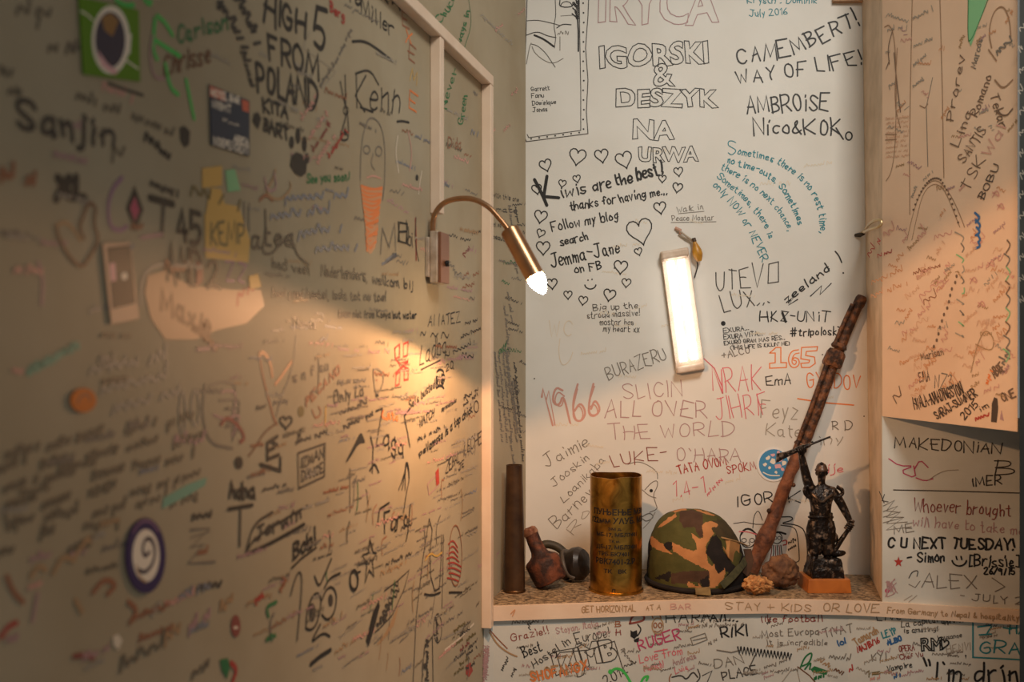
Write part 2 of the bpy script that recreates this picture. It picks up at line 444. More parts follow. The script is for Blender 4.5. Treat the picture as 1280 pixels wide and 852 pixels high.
B.T('Walk in', 846, 266, 879, 261, 7, 'grey', .9); B.T('Peace Mostar', 840, 276, 892, 275, 7, 'grey', .9); B.stroke([(848, 267), (880, 264)], 'grey', .8); B.stroke([(839, 278), (895, 277)], 'grey', .9)
B.T('UTEV', 894, 363, 956, 356, 26, 'soft', 1.3); B.stroke([(961, 330), (973, 327), (973, 352), (960, 354), (961, 330)], 'soft', 1.3); B.T('LUX...', 904, 389, 962, 379, 21, 'soft', 1.3)
B.T('zeeland', 984, 379, 1038, 337, 10, 'black', 1.7); B.curve([(1044, 314), (1049, 320), (1052, 328)], 'black', 1.6); B.dot(1054, 341, 1.1, 'black')
B.stroke([(1013, 370), (1027, 357), (1025, 368), (1039, 354)], 'black', 1.3); B.stroke([(983, 378), (993, 370), (986, 381), (997, 374)], 'black', 1.5)
B.T('HKZ-UNiT', 951, 402, 1037, 402, 13, 'black', 1.5); B.stroke([(978, 391), (982, 402)], 'black', 3); B.dot(904, 404, 3, 'black')
for t, x0, y0, x1, y1, h in (('EXURA...', 905, 416, 936, 412, 5.4), ('EXURA VITA...', 905, 424, 953, 419, 5.4), ('EXURO GRAN MAS RES...', 905, 431, 981, 424, 5), ("(THIS LIFE IS KILLIN' ME)", 913, 437, 987, 431, 4.6)):
    B.T(t, x0, y0, x1, y1, h, 'black', .9)
B.T('+ALCO', 903, 448, 937, 441, 8, 'grey', 1.1); B.T('#tripoloski', 988, 420, 1049, 418, 10, 'black', 1.5)
for p in ([(962, 441), (970, 434), (976, 434), (976, 453), (983, 453), (983, 459), (962, 460), (962, 454), (969, 453), (969, 441), (962, 441)], [(1022, 433), (1021, 438), (1008, 439), (1007, 444), (1018, 446), (1019, 454), (1012, 459), (1002, 459), (1001, 454), (1011, 453), (1012, 450), (1001, 448), (1002, 434), (1022, 433)]): B.stroke(p, 'orange', 1.4)
B.curve([(998, 437), (990, 438), (985, 447), (987, 457), (993, 460), (999, 456), (999, 449), (993, 446), (990, 450)], 'orange', 1.4); B.curve([(999, 441), (993, 442), (990, 448), (990, 454), (994, 456), (996, 451), (992, 450)], 'orange', 1.3); B.T('EmA', 958, 482, 988, 480, 12, 'soft', 1.4)
B.T('GYNDOV', 1009, 484, 1074, 487, 18, 'orange', 1.4); B.stroke([(997, 498), (1030, 503), (1067, 506)], 'orange', 1.6)
B.T('BURAZERU', 761, 475, 834, 448, 16, 'grey', 1.1); B.T('SLICIN', 780, 499, 853, 494, 19, 'mauve', 1.1); B.T('ALL OVER', 757, 522, 884, 521, 20, 'mauve', 1.3)
B.T('THE WORLD', 762, 549, 918, 544, 17, 'mauve', 1.2); B.T('NRAK', 889, 489, 952, 487, 30, 'pink', 1.2); B.T('JIHRIF', 895, 525, 962, 517, 27, 'pink', 1.1)
B.stroke([(880, 448), (893, 460), (903, 484)], 'pink', 1.3)
B.T('LUKE-', 766, 583, 834, 572, 15, 'dred', 1.2); B.T("O'HARA", 846, 575, 926, 578, 16, 'mauve', 1.1); B.T('TATA OVOM', 848, 592, 908, 581, 11, 'red', 1.4); B.T('SPOKM', 909, 592, 945, 586, 10, 'red', 1.2)
B.T('1.4-1', 842, 621, 882, 616, 19, 'pink', 1.3); B.scrawl(885, 620, 905, 600, 7, 'pink', 1.1)
B.T('1966', 685, 533, 752, 520, 44, 'rose', 2.6); B.T('1966', 687, 534, 748, 522, 42, 'rose', 1.6)
B.T('Jaimie', 683, 584, 737, 556, 14, 'grey', 1.1); B.T('Jooskin', 692, 608, 737, 574, 10, 'grey', .9); B.T('Loanikaba', 706, 628, 757, 576, 10, 'grey', .9); B.T('Barney', 697, 661, 742, 618, 15, 'grey', 1); B.T('Ro', 717, 668, 738, 640, 12, 'pale', .9)
B.T('Feyz', 950, 521, 996, 524, 21, 'pale', 1.3); B.T('Kate', 957, 544, 1002, 545, 16, 'pale', 1.2); B.T('R D', 1040, 537, 1065, 537, 11, 'grey', 1.2); B.T('iny', 1024, 556, 1054, 553, 12, 'pale', 1.1); B.T('ije', 1034, 590, 1054, 590, 11, 'pink', 1.2)
B.T('|GOR'.replace('|', 'I'), 921, 634, 966, 628, 14, 'black', 1.5); B.T('KI', 986, 627, 1008, 627, 14, 'black', 1.4)
for pts in ([(785, 580), (798, 576), (812, 582), (822, 590), (822, 598)], [(806, 612), (815, 602), (822, 600), (822, 608), (816, 618), (820, 630), (822, 636), (812, 640)], [(803, 612), (812, 620), (820, 622)]):
    B.curve(pts, 'grey', 1)
B.dot(814, 613, 2.2, 'black'); B.curve([(802, 646), (812, 640), (818, 646), (808, 652), (803, 648)], 'grey', 1.2); B.curve([(804, 660), (812, 652), (819, 640)], 'pale', 1)
# two little cartoon faces by the boots of the rifle
B.stroke([(917, 654), (930, 652), (945, 655), (962, 655)], 'black', .9); B.curve([(941, 660), (942, 645), (948, 636), (953, 650)], 'black', .9)
B.ring(935, 672, 10, 12, 'black', 1.3); B.curve([(926, 668), (932, 660), (940, 662), (946, 668)], 'black', 2); B.ring(930, 675, 3, 2.5, 'black', .9); B.ring(940, 675, 3, 2.5, 'black', .9); B.curve([(936, 677), (938, 681), (935, 682)], 'black', .9)
B.curve([(924, 664), (934, 664), (947, 668)], 'pink', 1.4)
B.ring(971, 672, 6.5, 7, 'black', 1.2); B.curve([(966, 667), (973, 664), (982, 667)], 'black', 2.4); B.ring(969, 672, 2, 2, 'black', .8); B.ring(974, 672, 2, 2, 'black', .8)
for k in range(6): B.curve([(964 + k * 2.4, 681), (965 + k * 2.4, 686 + k % 2 * 3), (963 + k * 3, 697)], ('dred', 'black')[k % 2], 1.2)
B.curve([(978, 676), (983, 674), (984, 680), (979, 681)], 'red', 1.4); B.scrawl(986, 680, 996, 676, 6, 'black', 1.2); B.scrawl(986, 688, 997, 682, 5, 'black', 1.2)
B.curve([(975, 646), (990, 645), (991, 650), (974, 654), (996, 655), (1008, 664), (1010, 706)], 'black', 1.3); B.curve([(976, 656), (993, 658), (997, 668), (999, 692), (999, 704), (980, 698)], 'black', 1.1)
B.curve([(700, 423), (698, 440), (702, 458), (712, 452), (716, 440)], 'cream', 1); B.T('WC', 685, 420, 715, 420, 22, 'cream', 1.1)
for x, y in ((768, 335), (668, 473), (1080, 520), (1028, 443)): B.dot(x, y, .9, 'soft')
for k in range(26): B.scrawl(x := random.uniform(690, 1050), y := random.uniform(180, 640), x + random.uniform(15, 40), y + random.uniform(-6, 4), random.uniform(5, 9), 'cream', .8)

# ------------------------------------------------------------------ writing: left wall
Lw = SL; SL.pen = 1.4
def LT(t, x0, y0, x1, y1, h, c='black', wd=2, jit=None):
    jit = (.02 if h > 30 else .05) if jit is None else jit
    Lw.T(t, x0, y0, x1, y1, h, c, wd, jit, 0, True)
LT('HIGH', 332, 25, 381, 49, 30, 'black', 4.6); LT('5', 392, 58, 407, 64, 50, 'black', 5); LT('FROM', 337, 73, 398, 100, 30, 'black', 4.2); LT('POLAND', 321, 112, 397, 139, 33, 'black', 4.6)
LT('KITA', 329, 138, 359, 148, 14, 'black', 3.5); LT('BART', 329, 162, 360, 175, 15, 'black', 3.2); Lw.poly([(322, 140), (326, 148), (322, 162), (315, 152), (317, 142)], 'black')
Lw.poly([(364, 195), (370, 190), (377, 193), (383, 205), (382, 216), (376, 221), (368, 217), (362, 207)], 'black')
for x, y, ry in ((364, 178, 8), (372, 170, 10), (380, 180, 10), (383, 198, 7)): Lw.dot(x, y, 3, 'black', ry)
LT('Berg', 412, 14, 430, 27, 13, 'red', 2); LT('Ta', 432, 0, 452, 8, 16, 'black', 3); LT('Miller', 452, 18, 492, 46, 20, 'black', 2); LT('KA', 476, -2, 500, 12, 14, 'black', 3)
Lw.curve([(440, 52), (455, 51), (470, 60), (490, 76)], 'black', 2.6)
LT('Kenn', 444, 135, 499, 142, 42, 'black', 2.2); Lw.stroke([(450, 134), (466, 140)], 'black', 2.2); Lw.curve([(444, 92), (462, 86), (473, 106)], 'black', 2)
Lw.curve([(425, 102), (430, 128), (434, 140), (426, 166), (425, 174), (431, 176), (436, 172), (434, 140)], 'black', 2); Lw.stroke([(431, 94), (432, 132)], 'black', 2); Lw.ring(432, 138, 3, 5, 'black', 1.6); Lw.poly([(428, 168), (431, 158), (434, 170)], 'black')
Lw.curve([(450, 225), (451, 180), (458, 150), (466, 146), (476, 156), (481, 180), (481, 225), (478, 250)], 'grey', 1.6); Lw.ring(458, 187, 4, 5, 'grey', 1.4); Lw.ring(473, 189, 4, 6, 'grey', 1.4); Lw.curve([(466, 192), (463, 206), (468, 212)], 'grey', 1.4); Lw.curve([(458, 222), (466, 219), (476, 223)], 'rose', 1.4)
for k in range(30):
    y = 233 + k * 2.7; w_ = 13 - k * .32
    Lw.curve([(464 - w_, y), (462 + random.uniform(-6, 6), y + 5), (464 + w_, y + random.uniform(-4, 5))], ('orange', 'porange')[k % 2], 3.4)
for ch, x, y, c in zip('EXEME', (503, 507, 510, 512, 512), (30, 52, 74, 100, 132), ('rust', 'orange', 'rust', 'yellow', 'orange')): LT(ch, x, y, x + 9, y + 6, 19, c, 1.8, .12)
Lw.curve([(496, 152), (502, 151), (511, 153)], 'black', 2.2); Lw.curve([(497, 170), (494, 190), (498, 215)], 'cream', 2); Lw.curve([(510, 165), (515, 190), (512, 213)], 'rose', 2)
LT('See you soon!', 383, 229, 436, 225, 11, 'green', 2); Lw.stroke([(387, 40), (378, 60), (420, 90), (402, 110)], 'pale', 1)
for k, (x, y) in enumerate(((436, 48), (428, 66), (420, 82), (412, 94), (404, 106))): Lw.scrawl(x - 3, y + 3, x + 5, y - 10, 6, 'grey', 1.4)
for x, y, c in ((388, 175, 'rose'), (392, 190, 'dred'), (398, 205, 'rose'), (412, 198, 'red'), (378, 150, 'rose')): Lw.scrawl(x, y, x + 22, y - 34, 8, c, 1.4)
LT('XL', 70, 246, 106, 248, 26, 'black', 8); LT('XL', 71, 247, 106, 249, 25, 'black', 6)
Lw.poly([(168, 232), (179, 262), (169, 290), (157, 260)], 'black'); Lw.poly([(168, 245), (174, 263), (168, 276), (162, 260)], 'magenta')
Lw.curve([(152, 222), (140, 236), (134, 258), (137, 284), (150, 289), (158, 283)], 'purple', 4); Lw.stroke([(187, 247), (216, 255)], 'black', 7); Lw.stroke([(204, 255), (202, 294)], 'soft', 5); Lw.stroke([(202, 293), (176, 297)], 'mauve', 4)
Lw.scrawl(188, 232, 222, 246, 12, 'soft', 3.4, v=True)
LT('45', 222, 302, 251, 308, 42, 'black', 5.5); LT('AND', 208, 352, 252, 358, 42, 'black', 4.6); LT('2', 260, 360, 275, 362, 36, 'black', 4.6); Lw.poly([(245, 324), (253, 334), (253, 352), (245, 358)], 'dred')
for pl in ([(252, 210), (277, 207), (277, 232), (252, 235)], [(255, 268), (268, 252), (298, 258), (312, 300), (310, 328), (256, 322)], [(262, 235), (276, 236), (280, 255), (256, 270)]): Lw.poly(pl, 'yellow')
Lw.scrawl(238, 244, 298, 264, 26, 'olive', 3, v=True); LT('KEMP', 263, 306, 305, 304, 26, 'olive', 3); Lw.poly([(310, 345), (322, 342), (326, 358), (312, 362)], 'yellow')
Lw.poly([(281, 213), (293, 211), (300, 238), (284, 240)], 'pgreen')
LT('ll', 302, 285, 312, 288, 34, 'grey', 2.2); LT('atea', 314, 308, 368, 308, 26, 'soft', 3); Lw.curve([(331, 262), (332, 290), (326, 316), (340, 318), (352, 300), (366, 300), (370, 318), (384, 330)], 'soft', 2.4)
LT('Sanjin', 22, 160, 142, 186, 36, 'soft', 5); Lw.scrawl(140, 196, 156, 200, 26, 'faded', 3.4, v=True)
for x0, y0, x1, y1, h in ((46, 36, 64, 40, 34), (20, 18, 60, 24, 26), (60, 66, 96, 70, 22), (0, 92, 16, 96, 14), (10, 118, 30, 124, 16), (95, 124, 126, 136, 16), (130, 138, 156, 146, 16), (165, 148, 218, 172, 14)): Lw.scrawl(x0, y0, x1, y1, h, 'faded', 3.4, v=True)
Lw.scrawl(180, 176, 212, 202, 16, 'black', 3.4, v=True); Lw.poly([(224, 160), (230, 157), (237, 164), (236, 180), (230, 185), (225, 175)], 'black')
Lw.curve([(135, 104), (150, 110), (178, 119)], 'soft', 3); LT('Carlson', 221, 54, 284, 36, 22, 'green', 2.6); LT('Chrisse', 204, 96, 262, 78, 26, 'brown', 2.6)
for pts in ([(196, 20), (206, 28), (215, 44)], [(193, 24), (190, 62), (196, 74)], [(190, 48), (205, 58), (224, 70)], [(206, 80), (212, 110), (222, 118)], [(232, 100), (238, 130), (242, 148)], [(144, 0), (156, 8), (166, 6)], [(180, 0), (186, 6), (188, 2)]): Lw.curve(pts, 'lime', 4.5)
Lw.curve([(190, 45), (186, 72), (192, 98), (204, 98)], 'mauve', 3)
Lw.scrawl(270, 4, 300, 60, 18, 'soft', 3.2); Lw.scrawl(292, 0, 316, 56, 18, 'soft', 3.2); Lw.scrawl(300, 66, 312, 108, 10, 'soft', 2.4)
for x0, y0, x1, y1 in ((0, 228, 20, 222), (32, 232, 48, 226)): Lw.scrawl(x0, y0, x1, y1, 20, 'rust', 4.5, v=True)
Lw.curve([(70, 284), (72, 296), (86, 322), (102, 336), (112, 320), (124, 300), (116, 280), (120, 258), (110, 252), (104, 268), (98, 284), (104, 298)], 'brown', 3); Lw.curve([(70, 282), (82, 276), (94, 290), (100, 300)], 'tan', 4)
Lw.curve([(176, 380), (176, 350), (186, 334), (204, 330)], 'pale', 4); Lw.curve([(48, 328), (54, 350), (52, 380)], 'mauve', 4); Lw.scrawl(112, 392, 140, 384, 10, 'pale', 3, v=True)
Lw.poly([(184, 344), (206, 338), (236, 356), (290, 362), (326, 362), (330, 382), (308, 404), (272, 412), (244, 424), (206, 424), (188, 398), (180, 366)], 'wpeach'); LT('Maxie', 200, 385, 262, 420, 26, 'brown', 5); Lw.scrawl(240, 412, 272, 440, 16, 'brown', 4.6, v=True); 
LT('ZZ', 283, 350, 306, 354, 24, 'purple', 2.6); Lw.scrawl(296, 376, 322, 360, 18, 'red', 3, v=True)
LT('had veel', 340, 335, 386, 343, 14, 'soft', 1.8); LT('Nederlanders,', 401, 344, 458, 351, 14, 'soft', 2); LT('welkom bij', 465, 354, 516, 362, 12, 'soft', 1.8)
LT('heel goed hostel, Isola tot nu toe!', 341, 371, 482, 376, 11, 'soft', 2); LT('- Thomas', 358, 407, 394, 411, 11, 'soft', 1.8); LT('kwam niet from Konya but water', 423, 396, 520, 398, 9, 'black', 1.7)
for x0, y0, x1, y1 in ((356, 252, 440, 248), (338, 275, 412, 268), (372, 296, 432, 290), (394, 316, 445, 314)): Lw.scrawl(x0, y0, x1, y1, 16, 'pblue', 3, v=True)
Lw.curve([(324, 250), (332, 242), (340, 250)], 'rust', 3.4); Lw.curve([(344, 212), (340, 226), (330, 240), (348, 252), (364, 236), (362, 228)], 'tan', 2.4); Lw.curve([(330, 222), (334, 240), (346, 236), (342, 216)], 'mauve', 2.4)
LT('M', 476, 318, 494, 314, 34, 'grey', 2); Lw.stroke([(477, 330), (495, 318), (482, 326)], 'pblue', 3); LT('H', 498, 302, 508, 304, 24, 'black', 2); Lw.stroke([(499, 278), (509, 280), (507, 304), (497, 301), (499, 278)], 'black', 1.8); LT('bi', 509, 306, 516, 308, 20, 'soft', 1.8)
Lw.stroke([(519, 274), (520, 300), (520, 324)], 'dred', 3.6); Lw.curve([(520, 272), (518, 300), (523, 326)], 'black', 1.6); Lw.scrawl(483, 252, 508, 268, 8, 'mauve', 1.2); Lw.scrawl(487, 240, 507, 246, 9, 'grey', 1.2); Lw.scrawl(495, 328, 512, 332, 9, 'grey', 1.4)
Lw.dot(521, 222, 1.8, 'black', 4); Lw.curve([(527, 214), (524, 232), (523, 242)], 'cream', 1.6); Lw.dot(551, 236, 1.5, 'black', 3)
Lw.scrawl(430, 8, 470, 30, 9, 'grey', 1.2)
# within the batten frame, and on to the corner
for t, p, h, c in (('Never', [(558, 136), (566, 104), (573, 88)], 8, 'green'), ('Green', [(578, 156), (581, 138), (584, 120)], 7, 'green'), ('Chuck', [(551, 30), (562, 14), (570, -4)], 9, 'green'), ('always in', [(572, 66), (580, 40), (587, 14)], 6, 'green')): Lw.text(t, p, h, c, 1.4)
LT('Dida', 560, 184, 576, 186, 13, 'rust', 1.3); Lw.scrawl(580, 194, 590, 198, 6, 'rust', 1.2); Lw.scrawl(560, 296, 588, 302, 6, 'soft', 1.2); Lw.scrawl(590, 294, 603, 290, 6, 'soft', 1.2); Lw.scrawl(581, 238, 596, 246, 5, 'grey', 1)
for x0, y0, x1, y1, c in ((556, 326, 572, 348, 'grey'), (568, 342, 580, 352, 'grey'), (580, 348, 590, 340, 'rust'), (592, 346, 602, 342, 'rust'), (578, 362, 594, 356, 'rust'), (580, 320, 588, 312, 'dred')): Lw.scrawl(x0, y0, x1, y1, 8, c, 1.3)
LT('AI IATEZ', 535, 408, 575, 402, 13, 'soft', 1.4); Lw.scrawl(525, 420, 560, 424, 12, 'soft', 1.4); Lw.scrawl(581, 406, 600, 400, 6, 'soft', 1.2); Lw.scrawl(576, 424, 601, 412, 6, 'soft', 1.2)
for k in range(30):
    x = random.uniform(618, 650); y = random.uniform(235, 560); v_ = random.random()
    if v_ < .6: Lw.scrawl(x, y, min(656, x + random.uniform(10, 26)), y + random.uniform(-3, 8), random.uniform(4, 7), random.choice(['soft', 'grey', 'green', 'soft']), 1)
    else: Lw.scrawl(x, y, min(655, x + 6), y + random.uniform(30, 70), 5, random.choice(['grey', 'soft']), 1)
for t, x0, y0, x1, y1 in (('with this one', 616, 246, 648, 252), ('mate', 620, 264, 646, 266), ('mi xo', 616, 283, 626, 284), ('beautiful', 616, 298, 640, 304)): LT(t, x0, y0, x1, y1, 6, 'soft', 1)
for k in range(4): Lw.scrawl(617 + k * 5, 440, 626 + k * 6, 552, 5, 'grey', 1)
LT('Peter', 624, 445, 634, 430, 8, 'green', 1.3); Lw.curve([(585, -4), (590, 30), (580, 60)], 'green', 1); Lw.scrawl(600, 20, 640, 60, 8, 'pale', 1)
for x, y in ((612, 170), (640, 120), (630, 165), (620, 40), (648, 20)): Lw.scrawl(x, y, x + 9, y - 8, 6, 'rose', 1)
# lower centre
for pts in ([(493, 435), (499, 430), (499, 446), (494, 448), (493, 435)], [(504, 430), (510, 427), (509, 444), (504, 446), (504, 430)], [(494, 449), (511, 462), (503, 463), (497, 453), (510, 452), (494, 466)], [(495, 468), (500, 464), (499, 480), (494, 482), (495, 468)], [(505, 462), (510, 462), (510, 474), (505, 475), (505, 462)]): Lw.stroke(pts, 'red', 2)
LT('Ladba', 524, 456, 558, 440, 26, 'soft', 1.7); Lw.stroke([(526, 462), (550, 450)], 'soft', 1.6); Lw.scrawl(556, 448, 598, 428, 10, 'soft', 1.4); LT('2Q', 557, 464, 567, 460, 10, 'soft', 1.4)
for k in range(3): Lw.ring(550, 468 + k * 10, 5, 6, 'black', 2.4, 30, 150)
LT('RND', 545, 484, 556, 478, 12, 'black', 2.2); LT("Sal's busted", 511, 512, 543, 484, 11, 'soft', 1.5); LT('WATCH', 524, 534, 542, 520, 10, 'soft', 1.4); LT('my moustache', 552, 514, 570, 502, 6, 'soft', 1.2)
LT('Vanessa is a top chick', 533, 565, 590, 514, 11, 'black', 1.9); Lw.ring(595, 508, 3, 7, 'black', 1.4); LT('ps', 524, 570, 532, 564, 8, 'black', 1.5); Lw.scrawl(522, 552, 556, 534, 6, 'soft', 1.3); Lw.scrawl(580, 500, 598, 488, 7, 'soft', 1.3); Lw.scrawl(580, 508, 597, 494, 6, 'soft', 1.3)
LT('ZEBAL', 557, 592, 574, 576, 14, 'soft', 1.6); LT('LECHE', 580, 568, 602, 554, 15, 'soft', 1.6); LT('JE', 573, 588, 580, 582, 8, 'soft', 1.4)
LT('Z', 470, 556, 479, 556, 44, 'black', 2.4); LT('aga', 479, 558, 504, 570, 26, 'black', 2.3); Lw.curve([(505, 520), (509, 540), (512, 558)], 'black', 2.2); Lw.stroke([(505, 520), (511, 512)], 'black', 2); Lw.stroke([(463, 546), (466, 560), (465, 590)], 'black', 2.4); Lw.curve([(462, 588), (468, 578), (473, 590)], 'black', 2.4)
Lw.curve([(479, 513), (476, 521), (484, 524)], 'orange', 2); LT('atc', 484, 522, 497, 526, 10, 'orange', 1.8)
for k in range(3): Lw.curve([(504 - 6 + k * 4, 612), (506, 590 - k), (507 + k, 574), (512, 596), (508, 614), (504, 640)], 'black', 1.6)
LT('Farol', 480, 665, 512, 656, 22, 'black', 2.2); Lw.stroke([(472, 652), (474, 636), (486, 628)], 'black', 2.2); Lw.curve([(510, 658), (509, 668), (507, 676)], 'black', 1.8)
Lw.stroke([(462, 674), (466, 690), (470, 691), (465, 702), (467, 720), (461, 712), (456, 728), (458, 706), (453, 693), (460, 691), (462, 674)], 'black', 1.9)
Lw.ring(442, 725, 5, 12, 'black', 3.6); Lw.stroke([(444, 716), (450, 714)], 'black', 2)
Lw.stroke([(480, 738), (496, 726), (511, 712), (505, 735), (490, 768), (474, 785), (468, 790)], 'soft', 1.4); Lw.poly([(461, 785), (466, 764), (473, 750), (474, 758), (467, 786), (460, 808), (457, 800)], 'black')
for k in range(7): Lw.scrawl(472 + k * 3.4, 783 - k * 8, 484 + k * 3, 775 - k * 7, 9, 'soft', 2)
for k in range(6): Lw.curve([(472 + k * 3, 805 - k * 3), (480 + k * 2, 795 - k * 4), (492 + k, 780 - k * 4)], 'tan', 2.4)
for pts in ([(382, 785), (383, 765), (390, 744), (398, 740), (402, 752), (396, 780), (388, 788), (382, 785)], [(402, 750), (408, 735), (416, 733), (421, 744), (418, 766), (409, 776), (402, 768)], [(393, 720), (398, 734), (404, 722), (414, 698)], [(405, 735), (412, 722), (425, 716)], [(400, 780), (387, 805), (403, 790), (412, 795)]): Lw.curve(pts, 'black', 2.6)
Lw.dot(390, 765, 4, 'soft', 12); Lw.dot(413, 750, 3, 'soft', 8); Lw.stroke([(388, 830), (400, 820), (413, 812)], 'black', 4.5)
for pts in ([(307, 690), (318, 672), (360, 646), (384, 632)], [(309, 692), (340, 678), (380, 655)], [(307, 690), (316, 655), (340, 640)]): Lw.curve(pts, 'black', 3.8 if pts[0][0] == 309 else 2.6)
LT('Jerwin', 318, 676, 376, 648, 16, 'soft', 3); LT('Bob!', 366, 700, 394, 680, 20, 'black', 3.4); Lw.stroke([(364, 710), (376, 698), (395, 684)], 'black', 2.4); Lw.curve([(363, 744), (368, 724), (374, 712), (378, 724), (371, 800)], 'soft', 2)
LT('Adna', 286, 622, 318, 622, 20, 'black', 3.6); Lw.stroke([(285, 636), (315, 631)], 'black', 3.6); Lw.stroke([(300, 638), (299, 682)], 'soft', 3)
LT('E', 333, 574, 348, 566, 22, 'black', 3.6); Lw.stroke([(325, 580), (350, 588), (350, 572)], 'black', 3.6); Lw.stroke([(338, 550), (346, 556)], 'black', 3.4); Lw.heart(357, 527, 8, 'black', 2.2, 0); Lw.dot(298, 578, 5, 'black', 8)
Lw.stroke([(372, 566), (406, 554), (405, 595), (373, 610), (372, 566)], 'soft', 1.8); LT('IZMAN', 376, 584, 404, 572, 12, 'soft', 2); LT('DANCE', 377, 602, 404, 590, 12, 'soft', 2)
Lw.scrawl(370, 556, 414, 540, 10, 'soft', 1.8); LT('8', 371, 552, 376, 550, 14, 'soft', 1.8); LT('s n f su', 366, 478, 410, 462, 13, 'soft', 2); Lw.stroke([(398, 442), (398, 480)], 'soft', 1.6)
LT('PECANO', 382, 508, 424, 466, 11, 'rust', 2.4); LT('Only La', 417, 505, 454, 494, 15, 'soft', 1.9); Lw.scrawl(426, 518, 462, 506, 11, 'soft', 1.8); Lw.scrawl(430, 536, 468, 520, 11, 'soft', 1.8); Lw.scrawl(422, 480, 458, 478, 10, 'grey', 1.8)
Lw.curve([(466, 462), (473, 460), (480, 472), (476, 486), (470, 494), (467, 480), (466, 462)], 'grey', 1.6); Lw.dot(471, 494, 2, 'black'); Lw.dot(470, 475, 1, 'dred')
for k in range(9): Lw.curve([(433 + k * 2, 576 - k * 4), (440 + k * 1.4, 566 - k * 3), (447 + k, 552)], 'black', 2.4)
Lw.stroke([(437, 585), (437, 640)], 'soft', 1.8); Lw.scrawl(440, 606, 458, 600, 9, 'grey', 1.5)
Lw.curve([(324, 440), (328, 470), (336, 500), (342, 524), (346, 530)], 'rust', 3); Lw.curve([(344, 480), (352, 470), (364, 452)], 'porange', 3.4); Lw.curve([(324, 445), (328, 438), (338, 452), (340, 470)], 'porange', 4); Lw.curve([(370, 420), (366, 460), (350, 500), (345, 520)], 'grey', 1.8); Lw.curve([(346, 528), (330, 540), (318, 560), (310, 570)], 'brown', 2)
Lw.dot(376, 514, 4, 'olive', 7); Lw.curve([(390, 512), (394, 524), (402, 516), (398, 508)], 'rust', 2); Lw.stroke([(407, 508), (406, 532)], 'yellow', 2.6)
for k in range(6): Lw.curve([(262 + random.uniform(-6, 26), 482 + k * 9), (280, 476 + k * 12), (300 + random.uniform(-6, 6), 480 + k * 9), (290, 520 + k * 6)], ('grey', 'mauve', 'grey')[k % 3], 2.2)
Lw.curve([(276, 530), (284, 520), (300, 534), (306, 548), (300, 552)], 'dred', 4); Lw.curve([(256, 480), (252, 520), (262, 555), (290, 560)], 'grey', 2.6); Lw.ring(244, 510, 5, 22, 'pale', 2.6); Lw.ring(228, 515, 4, 26, 'pale', 2.6)
Lw.poly([(202, 636), (204, 622), (232, 606), (258, 596), (256, 606), (236, 618)], 'mint')
for x, y in ((40, 466), (52, 459), (65, 453), (78, 444), (92, 438)): Lw.scrawl(x - 4, y + 2, x + 6, y - 3, 10, 'mint', 5)
for r in range(5):
    for k in range(5):
        x = k * 52 + random.uniform(-8, 8) + r * 3; y = 560 + r * 24 - x * .16 + random.uniform(-5, 5)
        Lw.scrawl(x, y + 10, x + random.uniform(28, 44), y - 2, 15, 'faded', 4.2 if x < 150 else 3.2, v=True)
for r in range(3): Lw.scrawl(112 + r * 14, 470 + r * 24, 210 + r * 6, 452 + r * 22, 24, 'pale', 3.4, v=True)
LT('M', 237, 672, 262, 664, 0.1, 'grey', 1); Lw.stroke([(238, 662), (262, 660), (238, 684), (254, 680), (235, 704), (268, 702)], 'grey', 2.6); Lw.scrawl(240, 650, 268, 646, 14, 'soft', 3.4, v=True); Lw.scrawl(246, 738, 276, 734, 16, 'soft', 3.4, v=True)
for x0, y0, x1, y1, h, c in ((105, 662, 150, 656, 16, 'faded'), (20, 658, 0, 662, 20, 'faded'), (0, 694, 18, 690, 14, 'faded'), (50, 676, 66, 668, 22, 'faded'), (85, 690, 112, 684, 14, 'faded'), (206, 808, 226, 790, 20, 'rust'), (236, 790, 246, 776, 18, 'dred'), (254, 780, 266, 766, 20, 'dred'), (275, 764, 296, 748, 18, 'rust'), (40, 780, 62, 770, 60, 'dred'), (190, 770, 200, 760, 20, 'pale'), (240, 848, 262, 832, 16, 'brown'), (150, 840, 200, 812, 26, 'brown')): Lw.scrawl(x0, y0, x1, y1, h, {'dred': 'mauve', 'rust': 'tan', 'brown': 'faded'}.get(c, c), 3.8, v=True)
for pts, c in (([(8, 720), (16, 740), (28, 752)], 'rust'), ([(38, 720), (48, 706), (56, 712)], 'tan'), ([(116, 740), (130, 722), (146, 730), (134, 742)], 'rust'), ([(160, 752), (172, 762), (162, 778)], 'rust'), ([(0, 796), (10, 782), (20, 778)], 'red'), ([(66, 716), (78, 694), (92, 700)], 'tan'), ([(94, 750), (102, 764)], 'tan'), ([(90, 700), (108, 672), (112, 676)], 'tan'), ([(92, 820), (104, 818), (116, 822)], 'dred')): Lw.curve(pts, c, 5)
Lw.poly([(140, 795), (147, 792), (152, 800), (147, 812), (141, 806)], 'cream'); Lw.poly([(274, 824), (284, 822), (287, 834), (283, 848), (277, 838)], 'green'); Lw.curve([(288, 828), (296, 836), (290, 852)], 'red', 5); Lw.dot(294, 782, 6, 'dred', 14); Lw.dot(294, 784, 3, 'cream', 2)
Lw.curve([(335, 770), (332, 758), (345, 752)], 'green', 3.6); Lw.curve([(342, 766), (336, 780), (340, 800)], 'grey', 2.4); Lw.scrawl(333, 802, 346, 796, 9, 'green', 2.4)
Lw.scrawl(320, 756, 336, 742, 14, 'red', 2.4); Lw.scrawl(352, 740, 360, 726, 10, 'rust', 2)
